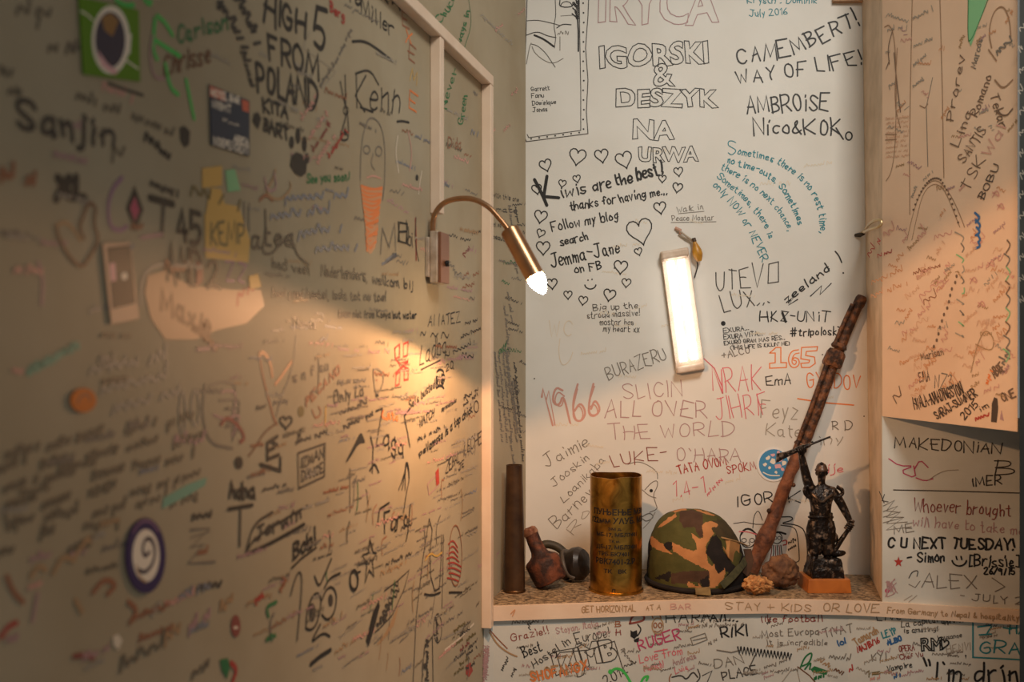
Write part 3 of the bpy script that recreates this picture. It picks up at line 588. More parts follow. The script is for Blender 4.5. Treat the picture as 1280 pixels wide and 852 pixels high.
for k in range(170):   # fine pen lines crowding towards the corner post
    x = random.uniform(410, 590); y = random.uniform(430, 840); sl = (426 - y) / (945 - x); ln = min(random.uniform(8, 26), 597 - x)
    Lw.scrawl(x, y, x + ln, y + sl * ln * random.uniform(.7, 1.1), random.uniform(3, 6), random.choice(['grey', 'grey', 'faded', 'pale', 'mauve', 'pale']), .9, v=True)
# long framed drawings near the corner post
Lw.stroke([(516, 852), (520, 770), (528, 700), (536, 648), (540, 662), (537, 690), (538, 720), (543, 738), (549, 735), (551, 700), (552, 668)], 'soft', 1.5); Lw.stroke([(554, 668), (553, 720), (552, 760)], 'soft', 1.3); Lw.curve([(531, 700), (538, 690), (545, 696), (552, 690)], 'yellow', 1.8)
for k in range(8): Lw.curve([(558 + random.uniform(0, 4), 680 + k * 6), (566, 674 + k * 7), (574 + random.uniform(-3, 3), 684 + k * 6)], 'red', 1.5)
Lw.ring(569, 694, 8, 38, 'rust', 1.4); Lw.stroke([(561, 740), (577, 740)], 'black', 1.8); Lw.curve([(530, 742), (540, 744), (550, 740)], 'black', 1.8)
Lw.stroke([(527, 852), (530, 810), (540, 795), (541, 852)], 'soft', 1.6); Lw.scrawl(536, 850, 536, 800, 8, 'soft', 1.6); Lw.ring(547, 785, 5, 18, 'soft', 1.6); Lw.scrawl(548, 800, 547, 768, 6, 'soft', 1.4)
Lw.stroke([(556, 812), (575, 797), (592, 779)], 'cream', 2); Lw.stroke([(552, 798), (575, 788), (588, 775)], 'pale', 1.4); Lw.poly([(582, 832), (588, 827), (591, 838), (586, 846), (582, 842)], 'red')
for k in range(10): Lw.scrawl(568 + (k % 3) * 8, 790 + k * 6, 582 + (k % 3) * 7, 780 + k * 6, 6, random.choice(['dred', 'soft', 'olive']), 1.4)
Lw.stroke([(534, 605), (546, 592), (548, 588), (548, 606), (536, 618), (534, 605)], 'mauve', 1.2); Lw.poly([(544, 590), (548, 584), (549, 604), (545, 607)], 'red')
# the many small messages in between
pal = ['faded', 'soft', 'grey', 'faded', 'pale', 'rust', 'mauve', 'pale', 'tan', 'pblue', 'mauve', 'rose']
for k in range(220):
    x = random.uniform(300, 598) if k % 4 else random.uniform(0, 300); y = random.uniform(415, 848) if k % 3 else random.uniform(60, 420)
    if x < 300 and y < 420 and k % 2: continue
    sl = (426 - y) / (945 - x); ln = random.uniform(10, 34) * (1.3 if x < 300 else 1)
    if 505 < x + ln < 620 and x + ln > 596: ln = max(4, 596 - x)
    Lw.scrawl(x, y, x + ln, y + sl * ln * .8 + random.uniform(-3, 3), random.uniform(5, 10) * (1.5 if x < 250 else 1), random.choice(pal[2:] if x < 300 or y < 420 else pal), random.uniform(1.1, 1.8) * (1.9 if x < 250 else 1), v=True)
for k in range(26):
    x = random.uniform(400, 595); y = random.uniform(620, 850); Lw.curve([(x, y), (x + random.uniform(-2, 3), y - random.uniform(10, 25)), (x + random.uniform(0, 6), y - random.uniform(20, 40))], random.choice(['soft', 'tan', 'grey', 'rust', 'green']), 1.5)

# ------------------------------------------------------------------ writing: lower front wall and the panel beside the niche
W = SF
W.T('MAKEDONiAN', 1118, 559, 1252, 567, 13, 'soft', 1.6); W.T('B', 1244, 592, 1268, 593, 17, 'soft', 1.5); W.T('iMER', 1216, 608, 1252, 605, 11, 'soft', 1.6); W.stroke([(1117, 612), (1190, 613.5), (1276, 616)], 'soft', 1.4)
for pts in ([(1111, 573), (1124, 582), (1143, 582), (1124, 589), (1145, 598), (1142, 582)], [(1143, 586), (1150, 574), (1160, 584)], [(1145, 597), (1156, 601), (1166, 598)]): W.curve(pts, 'magenta', 1.4, 1)
W.curve([(1160, 600), (1178, 588), (1198, 587)], 'pale', 1); W.T('Whoever brought', 1142, 638, 1263, 645, 16, 'dred', 1.3); W.T('will have to take me', 1141, 657, 1278, 668, 12, 'mauve', 1.3)
W.T('C U NEXT TUESDAY!', 1109, 684, 1268, 687, 13, 'black', 2.5); W.poly([(1123 + (6 if k % 2 == 0 else 2.6) * math.sin(k * math.pi / 5), 702 - (7 if k % 2 == 0 else 3) * math.cos(k * math.pi / 5)) for k in range(10)], 'red')
W.T('- Simon', 1135, 703, 1180, 701, 12, 'black', 2); W.ring(1199, 699, 9, 8, 'black', 2, 190, 350); W.stroke([(1195, 695), (1196, 699)], 'black', 1.8); W.stroke([(1201, 695), (1202, 699)], 'black', 1.8)
W.T('[Brissie]', 1212, 707, 1274, 708, 14, 'black', 1.9); W.T('26/9/15', 1230, 717, 1268, 718, 9, 'black', 2); W.T('ALEX', 1153, 733, 1221, 735, 17, 'grey', 1.3); W.stroke([(1240, 722), (1256, 733), (1244, 739)], 'grey', 1.3); W.T('- JULY 2', 1200, 749, 1278, 755, 9, 'grey', 1.1)
for k in range(4): W.stroke([(1104, 632 + k * 7), (1118 + k * 4, 625 + k * 7), (1108, 638 + k * 8), (1124 + k * 5, 640 + k * 6)], 'grey', 1)
W.T('k', 1104, 628, 1110, 626, 16, 'soft', 1); W.T('ME', 1118, 668, 1142, 664, 10, 'grey', 1); W.dot(1109, 738, 3, 'magenta'); 
for k in range(12): W.curve([(1104 + random.uniform(0, 18), 724 + random.uniform(0, 22)), (1108 + random.uniform(0, 14), 720 + random.uniform(0, 24)), (1106 + random.uniform(0, 16), 724 + random.uniform(0, 22))], 'mauve', .9)
W.curve([(1136, 722), (1140, 714), (1148, 712), (1146, 720)], 'soft', 1); W.stroke([(1136, 730), (1144, 734), (1150, 726)], 'grey', 1); W.stroke([(1130, 750), (1140, 744)], 'pale', 1); W.stroke([(1136, 752), (1146, 744)], 'pale', 1)
# under the shelf
for t, x0, y0, x1, y1, h, c, wd in (('Grazie!!', 640, 801, 686, 791, 9, 'dred', 1.2), ('Stoyan. Italia', 696, 792, 748, 782, 8, 'mauve', 1), ('Best', 655, 821, 678, 812, 13, 'black', 1.4), ('Hostel in', 668, 834, 713, 803, 9, 'soft', 1.1), ('Europe!', 721, 804, 762, 795, 13, 'soft', 1.1),
    ('RUGER', 799, 812, 852, 798, 13, 'magenta', 1.9), ('Love from', 800, 828, 853, 817, 10, 'pink', 1.2), ('Munich!', 806, 839, 830, 833, 8, 'pink', 1), ('Andreas', 842, 832, 870, 822, 8, 'mauve', 1), ('Luis', 845, 841, 860, 836, 7, 'pink', 1), ('RIKI', 902, 797, 934, 793, 13, 'black', 2.2), ('HARA', 833, 778, 888, 777, 14, 'soft', 1.4),
    ('like football', 952, 777, 1028, 776, 8, 'dred', 1.2), ('Most Europa', 952, 796, 1024, 792, 9, 'grey', 1.1), ('It is incredible', 958, 806, 1034, 806, 7, 'grey', 1), ('TIVAT', 1031, 797, 1066, 788, 10, 'grey', 1.2), ('PLACE', 904, 850, 947, 841, 11, 'soft', 1.5), ('DAN', 894, 835, 930, 828, 11, 'grey', 1.2), ('lol', 1048, 807, 1058, 803, 7, 'blue', 1.8),
    ('Tamarah', 1070, 806, 1098, 790, 9, 'tan', 1.6), ('MAJIB/16', 1073, 815, 1100, 803, 7, 'red', 1.5), ('LEYP', 1104, 797, 1121, 791, 8, 'teal', 1.6), ('ALBO', 1110, 806, 1127, 800, 6, 'blue', 2), ('KYI', 1090, 826, 1108, 824, 9, 'grey', 1.2), ('La capital', 1127, 784, 1172, 777, 8, 'soft', 1), ('approved', 1177, 779, 1204, 777, 7, 'soft', 1), ('is amazing!', 1130, 791, 1172, 788, 6, 'soft', 1),
    ('Lausanne', 1173, 800, 1202, 796, 6, 'soft', .9), ('OPERA', 1124, 814, 1143, 812, 7, 'dred', 1.1), ('Chef Vu', 1125, 824, 1154, 820, 6, 'dred', 1), ('Vampire', 1109, 839, 1140, 833, 7, 'soft', 1.1), ('HENVI', 1184, 815, 1213, 812, 9, 'pale', 1), ('Live in', 1096, 775, 1150, 773, 8, 'soft', 1.1),
    ('I', 1223, 793, 1238, 794, 12, 'teal', 1.8), ('HA', 1262, 791, 1282, 793, 12, 'teal', 1.8), ('GRA', 1225, 816, 1275, 817, 15, 'teal', 1.8), ('2014', 758, 855, 786, 842, 12, 'soft', 1.3), ('1=', 1082, 846, 1100, 844, 9, 'olive', 1.3)): W.T(t, x0, y0, x1, y1, h, c, wd)
W.T("\"I'm drin", 1154, 849, 1272, 853, 24, 'black', 2.6); W.stroke([(1254, 784), (1264, 786)], 'teal', 1.6); W.stroke([(1278, 778), (1216, 775), (1216, 821), (1278, 824)], 'teal', 1.8); W.stroke([(1222, 783), (1238, 781)], 'teal', 1.8); W.stroke([(1224, 793), (1239, 792)], 'teal', 1.8)
W.outline('RM', 1152, 813, 1178, 811, 15, 'black', 1.6, .02); W.heart(1180, 804, 6, 'black', 1.8, .2)
W.outline('IZJMB', 695, 842, 772, 820, 26, 'soft', 1.2, .06); W.stroke([(694, 822), (700, 815), (735, 812), (768, 801), (778, 834)], 'soft', 1.2); W.T('SHOFANGX', 664, 851, 735, 836, 12, 'tan', 2.6); W.T('SHOFANGX', 664, 852, 735, 837, 11, 'orange', 1.6)
W.curve([(762, 840), (770, 834), (780, 838), (790, 856)], 'lime', 3.2); W.curve([(800, 856), (804, 846), (811, 844), (808, 850)], 'lime', 3); W.dot(763, 839, 3, 'lime')
W.curve([(787, 779), (790, 769), (804, 768), (806, 774), (798, 777), (787, 779)], 'dred', 2.4); W.poly([(788, 787), (791, 789), (796, 787), (797, 794), (793, 798), (788, 795)], 'black'); W.curve([(797, 780), (802, 786), (797, 794)], 'black', 1.6); W.poly([(792, 799), (799, 796), (798, 802), (793, 802)], 'black')
W.T('B', 769, 783, 776, 783, 7, 'rust', 1.2); W.T('H', 770, 793, 776, 793, 7, 'dred', 1.2); W.ring(822, 782, 7, 10, 'tan', 1.5); W.ring(819, 781, 2, 3, 'rust', 1.4); W.ring(825, 781, 2, 3, 'rust', 1.4); W.curve([(816, 772), (814, 766), (820, 768), (824, 766), (826, 772)], 'rust', 1.6); W.curve([(818, 788), (822, 790), (826, 787)], 'rust', 1.2)
W.stroke([(818, 814), (834, 811)], 'pink', 1.4); W.stroke([(863, 797), (881, 791), (884, 799), (866, 806), (863, 797)], 'grey', 1.1); W.stroke([(866, 800), (883, 796)], 'grey', 1.1); W.scrawl(886, 806, 898, 800, 7, 'grey', 1)
W.stroke([(896, 812), (914, 815), (926, 812)], 'grey', 1.6)
for k in range(16): W.stroke([(922 + k * 4.2, 808 + k * .5), (924 + k * 4.2, 817 + k * .5), (926 + k * 4.2, 808 + k * .6)], 'black', 1.9)
W.stroke([(938, 830), (944, 818), (934, 840)], 'grey', 1.2); W.curve([(840, 846), (852, 843), (858, 850), (866, 838), (872, 846)], 'soft', 1.8); W.curve([(872, 836), (876, 846), (870, 853)], 'soft', 1.5); W.stroke([(878, 844), (890, 838), (884, 852)], 'soft', 1.2); W.curve([(839, 842), (836, 848), (838, 856)], 'rust', 1.5)
W.curve([(1000, 835), (1006, 820), (1016, 814), (1012, 828), (1003, 832)], 'green', 2); W.curve([(1006, 836), (1014, 826), (1012, 836)], 'green', 2); W.poly([(1013, 836), (1018, 832), (1035, 838), (1033, 843), (1016, 840)], 'green'); W.scrawl(1018, 850, 1030, 846, 7, 'green', 2.2)
W.stroke([(997, 833), (1012, 844), (1022, 856)], 'brown', 1.5); W.scrawl(1022, 826, 1040, 840, 9, 'tan', 1.4); W.scrawl(1042, 838, 1056, 846, 9, 'brown', 1.5); W.scrawl(1062, 840, 1068, 838, 9, 'red', 1.6); W.scrawl(1070, 836, 1090, 845, 8, 'pale', 1.1)
W.stroke([(977, 853), (988, 838), (996, 836), (1000, 853)], 'pale', 1); W.scrawl(1036, 822, 1062, 826, 9, 'grey', 1.2); W.scrawl(1118, 848, 1128, 845, 7, 'blue', 1.6); W.scrawl(1088, 850, 1104, 848, 6, 'rose', 1.3); W.poly([(1206, 818), (1208, 818), (1207, 823)], 'black')
W.curve([(612, 790), (622, 806), (636, 816), (646, 820)], 'tan', 2); W.curve([(612, 787), (624, 800), (634, 810)], 'rust', 1.4)
for k in range(7): W.scrawl(606 + (k % 2) * 3, 852 - k * 3, 609 + (k % 2) * 3, 812 - k, 6, 'mauve', 1)
for x0, y0, x1, y1 in ((640, 780, 680, 778), (629, 838, 636, 822), (641, 846, 646, 834), (662, 786, 670, 772), (776, 812, 790, 832), (780, 834, 796, 830), (858, 786, 930, 782), (956, 836, 985, 826), (880, 778, 884, 770), (892, 778, 916, 776), (960, 780, 966, 772)): W.scrawl(x0, y0, x1, y1, 7, random.choice(['soft', 'grey']), 1)
W.T('All...', 888, 776, 922, 776, 9, 'black', 1.8)
for k in range(70):
    x = random.uniform(640, 1250); y = random.uniform(778, 850)
    W.scrawl(x, y, x + random.uniform(10, 28), y + random.uniform(-6, 3), random.uniform(4, 7), random.choice(['grey', 'pale', 'mauve', 'tan', 'grey']), .9)

# writing: face of the shelf edging
E = SE
E.T('GET HORIZONTAL', 726, 764, 793, 762, 7.5, 'tan', 1.3); E.T('AT A', 806, 761, 824, 760, 6, 'tan', 1); E.T('BAR', 838, 760, 862, 759, 6, 'rose', 1)
E.T('STAY + KIDS', 906, 760, 1012, 763, 9, 'tan', 1); E.T('OR LOVE', 1028, 762, 1098, 764, 10, 'tan', 1.1); E.T('From Germany to Nepal & hospitality', 1109, 764, 1272, 774, 7, 'tan', 1.1); E.curve([(638, 765), (644, 759), (640, 768)], 'porange', 1.4)

# writing: the peach bulkhead
Q = SP
Q.stroke([(1140.5, -5), (1138, 120), (1137, 200), (1137.5, 268)], 'lwood', 1.4); Q.stroke([(1175, -5), (1178, 110), (1180, 222)], 'lwood', 1.5); Q.stroke([(1166, 97), (1158, 134), (1160, 208)], 'grey', 1.2); Q.stroke([(1150, 132), (1156, 135), (1160, 130)], 'lwood', 1.4)
for sgn in (0, 6): Q.curve([(1134 + sgn, 300), (1140 + sgn, 272), (1150 + sgn * .7, 240), (1168, 222 + sgn), (1184 - sgn * .6, 236), (1196 - sgn, 258), (1206 - sgn, 284)], 'lwood', 1)
for k in range(24): 
    t = k / 23; x = 1142 + t * 56; y = 262 - 150 * t * (1 - t) * 1.05 + (t > .6) * (t - .6) * 40
    Q.dot(x, y, 1.4, 'wood')
Q.poly([(1210, -6), (1236, -6), (1214, 58), (1211, 50)], 'pgreen'); Q.poly([(1212, -6), (1228, -6), (1215, 30)], 'pgreen'); Q.curve([(1211, -4), (1210, 40), (1212, 58), (1236, -2)], 'green', 1.4)
Q.curve([(1240, 60), (1236, 40), (1242, 14), (1254, 6), (1262, 22), (1264, 46)], 'lwood', 1.8); Q.curve([(1236, 62), (1246, 76)], 'lwood', 1.8); Q.scrawl(1248, 70, 1268, 52, 16, 'grey', 2); Q.curve([(1244, 100), (1254, 112), (1266, 100)], 'lwood', 2.2); Q.curve([(1246, 140), (1258, 146), (1266, 136)], 'wood', 2.2)
for t, x0, y0, x1, y1, h, c in (('Prorev', 1192, 152, 1206, 70, 9, 'wood'), ('Lina', 1198, 184, 1216, 140, 10, 'wood'), ('SANTIS', 1206, 204, 1234, 164, 11, 'wood'), ('TSK', 1212, 238, 1232, 200, 13, 'wood'), ('Marcos', 1220, 86, 1228, 50, 7, 'grey'), ('Romano', 1222, 146, 1240, 96, 10, 'wood'), ('Tekar', 1238, 120, 1250, 160, 11, 'wood'), ('Wal', 1238, 196, 1258, 160, 12, 'rose'), ('BOBU', 1230, 250, 1250, 208, 8, 'dwood')): Q.T(t, x0, y0, x1, y1, h, c, 1.6)
for k in range(5): Q.curve([(1219 + k, 266 + k * 9), (1226, 272 + k * 9), (1220 + k % 2 * 4, 278 + k * 8)], 'blue', 3.4)
for x0, y0, x1, y1, h, c in ((1106, 296, 1122, 288, 14, 'rose'), (1088, 322, 1104, 300, 12, 'red'), (1098, 322, 1118, 316, 9, 'red'), (1150, 302, 1166, 288, 16, 'rose'), (1168, 300, 1196, 294, 14, 'rose'), (1142, 344, 1178, 334, 9, 'rust'), (1152, 376, 1176, 358, 18, 'rose'), (1156, 382, 1176, 372, 16, 'rust'), (1090, 356, 1134, 338, 11, 'porange'), (1090, 372, 1136, 356, 9, 'porange'), (1184, 344, 1192, 330, 12, 'rose'), (1130, 420, 1150, 410, 9, 'rose')): Q.scrawl(x0, y0, x1, y1, h, c, 1.3)
for k in range(12): Q.dot(1196 - k * 2.6 + random.uniform(-1.5, 1.5), 345 + k * 8, 1.4, 'wood', 2.4)
for k in range(10): Q.curve([(1200 + random.uniform(-6, 6), 290 + k * 14), (1206, 296 + k * 14), (1203, 302 + k * 13)], ('pale', 'grey', 'pgreen')[k % 3], 1.8)
for k in range(9): Q.curve([(1258 + random.uniform(-4, 4), 300 + k * 17), (1264, 306 + k * 17), (1258, 316 + k * 17)], ('wood', 'grey', 'pgreen')[k % 3], 2)
for x, y in ((1246, 242), (1252, 258), (1240, 330), (1228, 380), (1218, 350)): Q.curve([(x - 5, y + 4), (x, y - 6), (x + 5, y + 5), (x - 5, y - 2)], ('rose', 'pale')[int(x) % 2], 1.6)
Q.curve([(1214, 465), (1222, 430), (1232, 410), (1244, 424), (1240, 440), (1220, 430)], 'tan', 1.4); Q.T('Marisan', 1152, 450, 1180, 443, 9, 'wood', 1.3); Q.T('EMA', 1150, 477, 1162, 475, 12, 'wood', 1.8); Q.T('NZ3', 1168, 484, 1190, 486, 18, 'grey', 1.7)
Q.T('HVALA-AMADINGSTON', 1144, 512, 1205, 492, 14, 'dwood', 1.8); Q.T('SARAJ-SUMMER', 1172, 524, 1222, 494, 10, 'dwood', 1.9); Q.T('2015', 1206, 524, 1224, 506, 9, 'dwood', 1.9); Q.T('im', 1226, 514, 1236, 508, 7, 'dwood', 1.6)
Q.poly([(1239, 527), (1240, 504), (1243, 496), (1247, 498), (1248, 510), (1246, 528)], 'dwood'); Q.poly([(1250, 524), (1252, 512), (1255, 526)], 'mauve'); Q.scrawl(1220, 526, 1238, 520, 9, 'red', 2.2); Q.T('ABRE', 1244, 472, 1258, 462, 12, 'wood', 2.4); Q.scrawl(1256, 456, 1264, 438, 10, 'grey', 2.4); Q.T('ONE', 1254, 502, 1270, 496, 10, 'wood', 2.2); Q.scrawl(1236, 480, 1242, 462, 7, 'orange', 1.8)
Q.scrawl(1121, 504, 1140, 490, 26, 'wood', 1.5)
for x0, y0, x1, y1 in ((1108, 20, 1136, 30), (1110, 40, 1134, 36), (1142, 25, 1168, 14), (1143, 60, 1168, 50), (1143, 84, 1160, 70), (1143, 110, 1158, 98), (1108, 68, 1116, 66), (1112, 110, 1124, 104), (1110, 160, 1130, 168)): Q.scrawl(x0, y0, x1, y1, 8, 'pale', 1.2)
for pts in ([(1112, 80), (1110, 60), (1116, 38)], [(1118, 66), (1122, 110), (1126, 140)], [(1108, 86), (1112, 76)]): Q.curve(pts, 'wood', 1.6)
for pts in ([(1106, 34), (1112, 30), (1118, 44), (1121, 90), (1120, 180), (1115, 215), (1108, 226)], [(1107, 168), (1121, 168)], [(1107, 175), (1121, 174)], [(1122, 60), (1118, 130), (1126, 160)]): Q.curve(pts, 'lwood', 1.1)
for k in range(9): Q.scrawl(1108, 150 + k * 6, 1136, 147 + k * 6, 5, 'fpeach', 1)
for k in range(70): Q.scrawl(x := random.uniform(1108, 1250), y := random.uniform(300, 500), x + random.uniform(8, 20), y + random.uniform(-18, 6), random.uniform(7, 13), random.choice(['fpeach', 'rose', 'fpeach', 'porange']), 1.2)
for k in range(60):
    x = random.uniform(1110, 1262); y = random.uniform(10, 505)
    Q.scrawl(x, y, x + random.uniform(5, 16), y + random.uniform(-16, 10), random.uniform(5, 9), random.choice(['tan', 'rose', 'porange', 'pale', 'tan', 'mauve']), 1.1)

# writing: dark board on the far right
for k in range(14): SR.scrawl(1276, 40 + k * 26, 1284, 34 + k * 26, 12, 'pale', 1.2)

# ------------------------------------------------------------------ structure
TOP = CZ + 1.15; BOT = CZ - 1.05
def wall_slab(bm, pts, z0, z1, thick):
    pts = [Vector(p) for p in pts]
    offs = []
    for i, p in enumerate(pts):
        d = (pts[min(i + 1, len(pts) - 1)] - pts[max(i - 1, 0)]).normalized(); offs.append(p - Vector((d.y, -d.x)) * thick)
    base = [Vector((p.x, p.y, z0)) for p in pts] + [Vector((p.x, p.y, z0)) for p in offs[::-1]]
    n = len(pts)
    lo = [bm.verts.new(v) for v in base]; hi = [bm.verts.new(Vector((v.x, v.y, z1))) for v in base]
    N = len(base)
    for k in range(N): bm.faces.new((lo[k], lo[(k + 1) % N], hi[(k + 1) % N], hi[k]))
    for i in range(n - 1):
        a, b, c, d = i, i + 1, N - 2 - i, N - 1 - i
        bm.faces.new((lo[a], lo[b], lo[c], lo[d])); bm.faces.new((hi[a], hi[b], hi[c], hi[d]))
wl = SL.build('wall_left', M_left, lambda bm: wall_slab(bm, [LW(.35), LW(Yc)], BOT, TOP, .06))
wb = SB.build('wall_back', M_back, lambda bm: wall_slab(bm, [corner, backE], BOT, TOP, .06))
EH = .0325
fz = ZS - EH
def fbody(bm):
    wall_slab(bm, front, BOT, ZS - .002, .02)
    wall_slab(bm, [front[5], front[6]], ZS - .002, ZB, .02)
wf = SF.build('wall_front', M_front, fbody)
# niche jamb
jb0 = Vector(on(1103, 2.436)); 
def jamb(bm):
    fb = Vector((jb0.x, jb0.y)); 
    q = [(fb.x, fb.y, ZS), (fb.x + .022, fb.y + .02, ZS), (on(1088, 2.719)[0] + .03, 2.719, ZS), (on(1088, 2.719)[0], 2.719, ZS)]
    t = [(fb.x, fb.y, TOP), (fb.x + .022, fb.y + .02, TOP), (on(1076, 2.719)[0] + .03, 2.719, TOP), (on(1076, 2.719)[0], 2.719, TOP)]
    a = [bm.verts.new(v) for v in q]; b = [bm.verts.new(v) for v in t]
    bm.faces.new(a); bm.faces.new(b)
    for k in range(4): bm.faces.new((a[k], a[(k + 1) % 4], b[(k + 1) % 4], b[k]))
bm = bmesh.new(); jamb(bm)
M_jamb = mat('bare_wood_jamb', (226, 200, 172), .6, rgb2=(198, 172, 142), scale=14, lo=.35, hi=.7, bump=.1, bscale=40)
tag(obj('trim_4', bm, M_jamb, smooth=False), kind='structure')
# bulkhead
def bbody(bm):
    p = [bulk0, bulk1, (bulk1[0] + .01, 2.6), (bulk0[0] + .05, 2.62)]
    prism(bm, [(x, y, ZB) for x, y in p], (0, 0, TOP - ZB))
SP.build('wall_upper', M_peach, bbody)
def rbody(bm):
    a, b = on(1274.5, 2.0), on(1420, 2.0)
    prism(bm, [(a[0], a[1], BOT), (b[0], b[1], BOT), (on(1420, 2.45)[0], 2.45, BOT), (on(1276, 2.33)[0], 2.33, BOT)], (0, 0, TOP - BOT))
SR.build('wall_right', M_dark, rbody)
# battens on the left wall
ln = Vector((1, -a_)).normalized(); ld = Vector((a_, 1)).normalized()
def batten(name, Ya, Yb, za, zb, thick):
    """box on the left wall between wall positions Ya..Yb, heights za..zb"""
    pa, pb = Vector(LW(Ya)), Vector(LW(Yb)); bm = bmesh.new()
    q = [pa, pb, pb + ln * thick, pa + ln * thick]
    prism(bm, [(v.x, v.y, za) for v in q], (0, 0, zb - za))
    o = obj(name, bm, M_trim, smooth=False); bevel(o, .0015, 1); return tag(o, kind='structure')
def LY(px): return SL.sz(px, 426)[1]
ZT = P(602, 106, LY(602)).z
y1 = LY(601.5); batten('trim_1', y1, y1 + .024, P(602, 785, y1).z, ZT, .023)
y2 = LY(537.5); batten('trim_2', y2, y2 + .024, P(602, 785, y1).z + .9, ZT, .021)
batten('trim_3', .9, y1 + .024, ZT, ZT + .024, .023)
# wood strip at the top right of the back wall
bm = bmesh.new(); s0, Y0 = SB.sz(1040, 4); s1, Y1 = SB.sz(1082, 4)
pa = SB.xyz(s0.x, s0.y, 0); pb = SB.xyz(s1.x, s1.y, 0); nb = SB.xyz(s0.x, s0.y, .02) - pa
prism(bm, [pa, pb, pb + nb, pa + nb], (0, 0, .05)); tag(obj('trim_5', bm, mat('brown_wood_strip', (178, 136, 100), .6), smooth=False), kind='structure')

# ------------------------------------------------------------------ shelf
def granite():
    m = bpy.data.materials.new('speckled_stone'); m.use_nodes = True; nt = m.node_tree; b = nt.nodes['Principled BSDF']; b.inputs['Roughness'].default_value = .55
    tc = nt.nodes.new('ShaderNodeTexCoord'); v = nt.nodes.new('ShaderNodeTexVoronoi'); v.inputs['Scale'].default_value = 150
    n = nt.nodes.new('ShaderNodeTexNoise'); n.inputs['Scale'].default_value = 60; n.inputs['Detail'].default_value = 6
    r = nt.nodes.new('ShaderNodeValToRGB'); r.color_ramp.elements[0].color = (*lin((44, 32, 22)), 1); r.color_ramp.elements[0].position = .25
    e = r.color_ramp.elements.new(.5); e.color = (*lin((126, 98, 68)), 1); r.color_ramp.elements[-1].color = (*lin((190, 164, 130)), 1); r.color_ramp.elements[-1].position = .85
    mx = nt.nodes.new('ShaderNodeMix'); mx.data_type = 'RGBA'; mx.inputs[0].default_value = .6
    nt.links.new(tc.outputs['Object'], v.inputs['Vector']); nt.links.new(tc.outputs['Object'], n.inputs['Vector'])
    nt.links.new(n.outputs['Fac'], r.inputs['Fac'])
    r2 = nt.nodes.new('ShaderNodeValToRGB'); r2.color_ramp.elements[0].color = (*lin((18, 14, 10)), 1); r2.color_ramp.elements[1].color = (*lin((206, 176, 138)), 1)
    sp = nt.nodes.new('ShaderNodeSeparateColor'); nt.links.new(v.outputs['Color'], sp.inputs[0]); nt.links.new(sp.outputs[0], r2.inputs['Fac'])
    nt.links.new(r.outputs['Color'], mx.inputs[6]); nt.links.new(r2.outputs['Color'], mx.inputs[7]); nt.links.new(mx.outputs[2], b.inputs['Base Color'])
    return m
shelf = empty('niche_shelf', (0.3, 2.6, ZS)); tag(shelf, 'long speckled stone niche shelf with a pale written-on wooden front edge', 'shelf')
bm = bmesh.new()
cb = Vector(corner) - bdir * 0; jbk = Vector(on(1088, 2.719))
loop = [Vector(LW(2.402)) + ln * .001] + [Vector(p) for p in front[1:6]] + [jbk + Vector((-.002, -.002)), Vector(corner) + Vector((.002, -.002))]
prism(bm, [(v.x, v.y, ZS - .028) for v in loop], (0, 0, .028)); obj('stone_slab', bm, granite(), shelf, smooth=False)
E.build('edge_strip', M_trim, lambda bm: wall_slab(bm, [tuple(Vector(p) + Vector((0, -.010))) for p in front[1:]], fz, ZS + .001, .0098), None, shelf)

# ------------------------------------------------------------------ stickers
def sticker(name, label, S_, outline, base_c, prints, cat='sticker', group='stickers on the walls'):
    T_ = Surf([tuple(p) for p in S_.p], S_.off0 + .0019)
    for fn in prints: fn(T_)
    def body(bm):
        a = []; b = []
        for px, py in outline:
            s, Y = S_.sz(px, py); a.append(S_.xyz(s.x, s.y, .0011)); b.append(S_.xyz(s.x, s.y, .0022))
        n = len(a); va = [bm.verts.new(v) for v in a]; vb = [bm.verts.new(v) for v in b]
        bm.faces.new(va); bm.faces.new(vb)
        for k in range(n): bm.faces.new((va[k], va[(k + 1) % n], vb[(k + 1) % n], vb[k]))
    o = T_.build(name, mat('sticker_' + name, base_c, .55, spec=.2), body, None); tag(o, label, cat, group); return o
def ell(x, y, rx, ry, n=32): return [(x + rx * math.cos(2 * math.pi * k / n), y + ry * math.sin(2 * math.pi * k / n)) for k in range(n)]
INK_RGB.update(sgreen=(98, 138, 30), swhite=(236, 224, 206), sdark=(52, 44, 66), sslate=(62, 68, 82), sred=(200, 96, 70), sblue=(66, 140, 186), spink=(226, 172, 176), gold=(150, 108, 52), film=(58, 48, 42), film2=(100, 84, 70))
sticker('green_sticker', 'square green sticker with a dark swirl in a white ring, upper left', SL, [(96, -4), (171, 13), (173, 102), (102, 93)], (98, 140, 28), [
    lambda t: t.poly(ell(136, 50, 24, 43), 'swhite'), lambda t: t.poly(ell(135, 50, 19, 35), 'sdark'), lambda t: t.poly([(124, 22), (136, 16), (146, 26), (138, 46), (128, 38)], 'gold'),
    lambda t: t.poly([(119, 62), (132, 80), (146, 90), (140, 94), (124, 82)], 'spink'), lambda t: t.poly([(154, 44), (162, 42), (160, 68), (154, 66)], 'swhite'), lambda t: t.curve([(98, 14), (106, 18), (114, 26)], 'swhite', 2.4), lambda t: t.curve([(156, 76), (164, 82), (170, 86)], 'swhite', 2.4)])
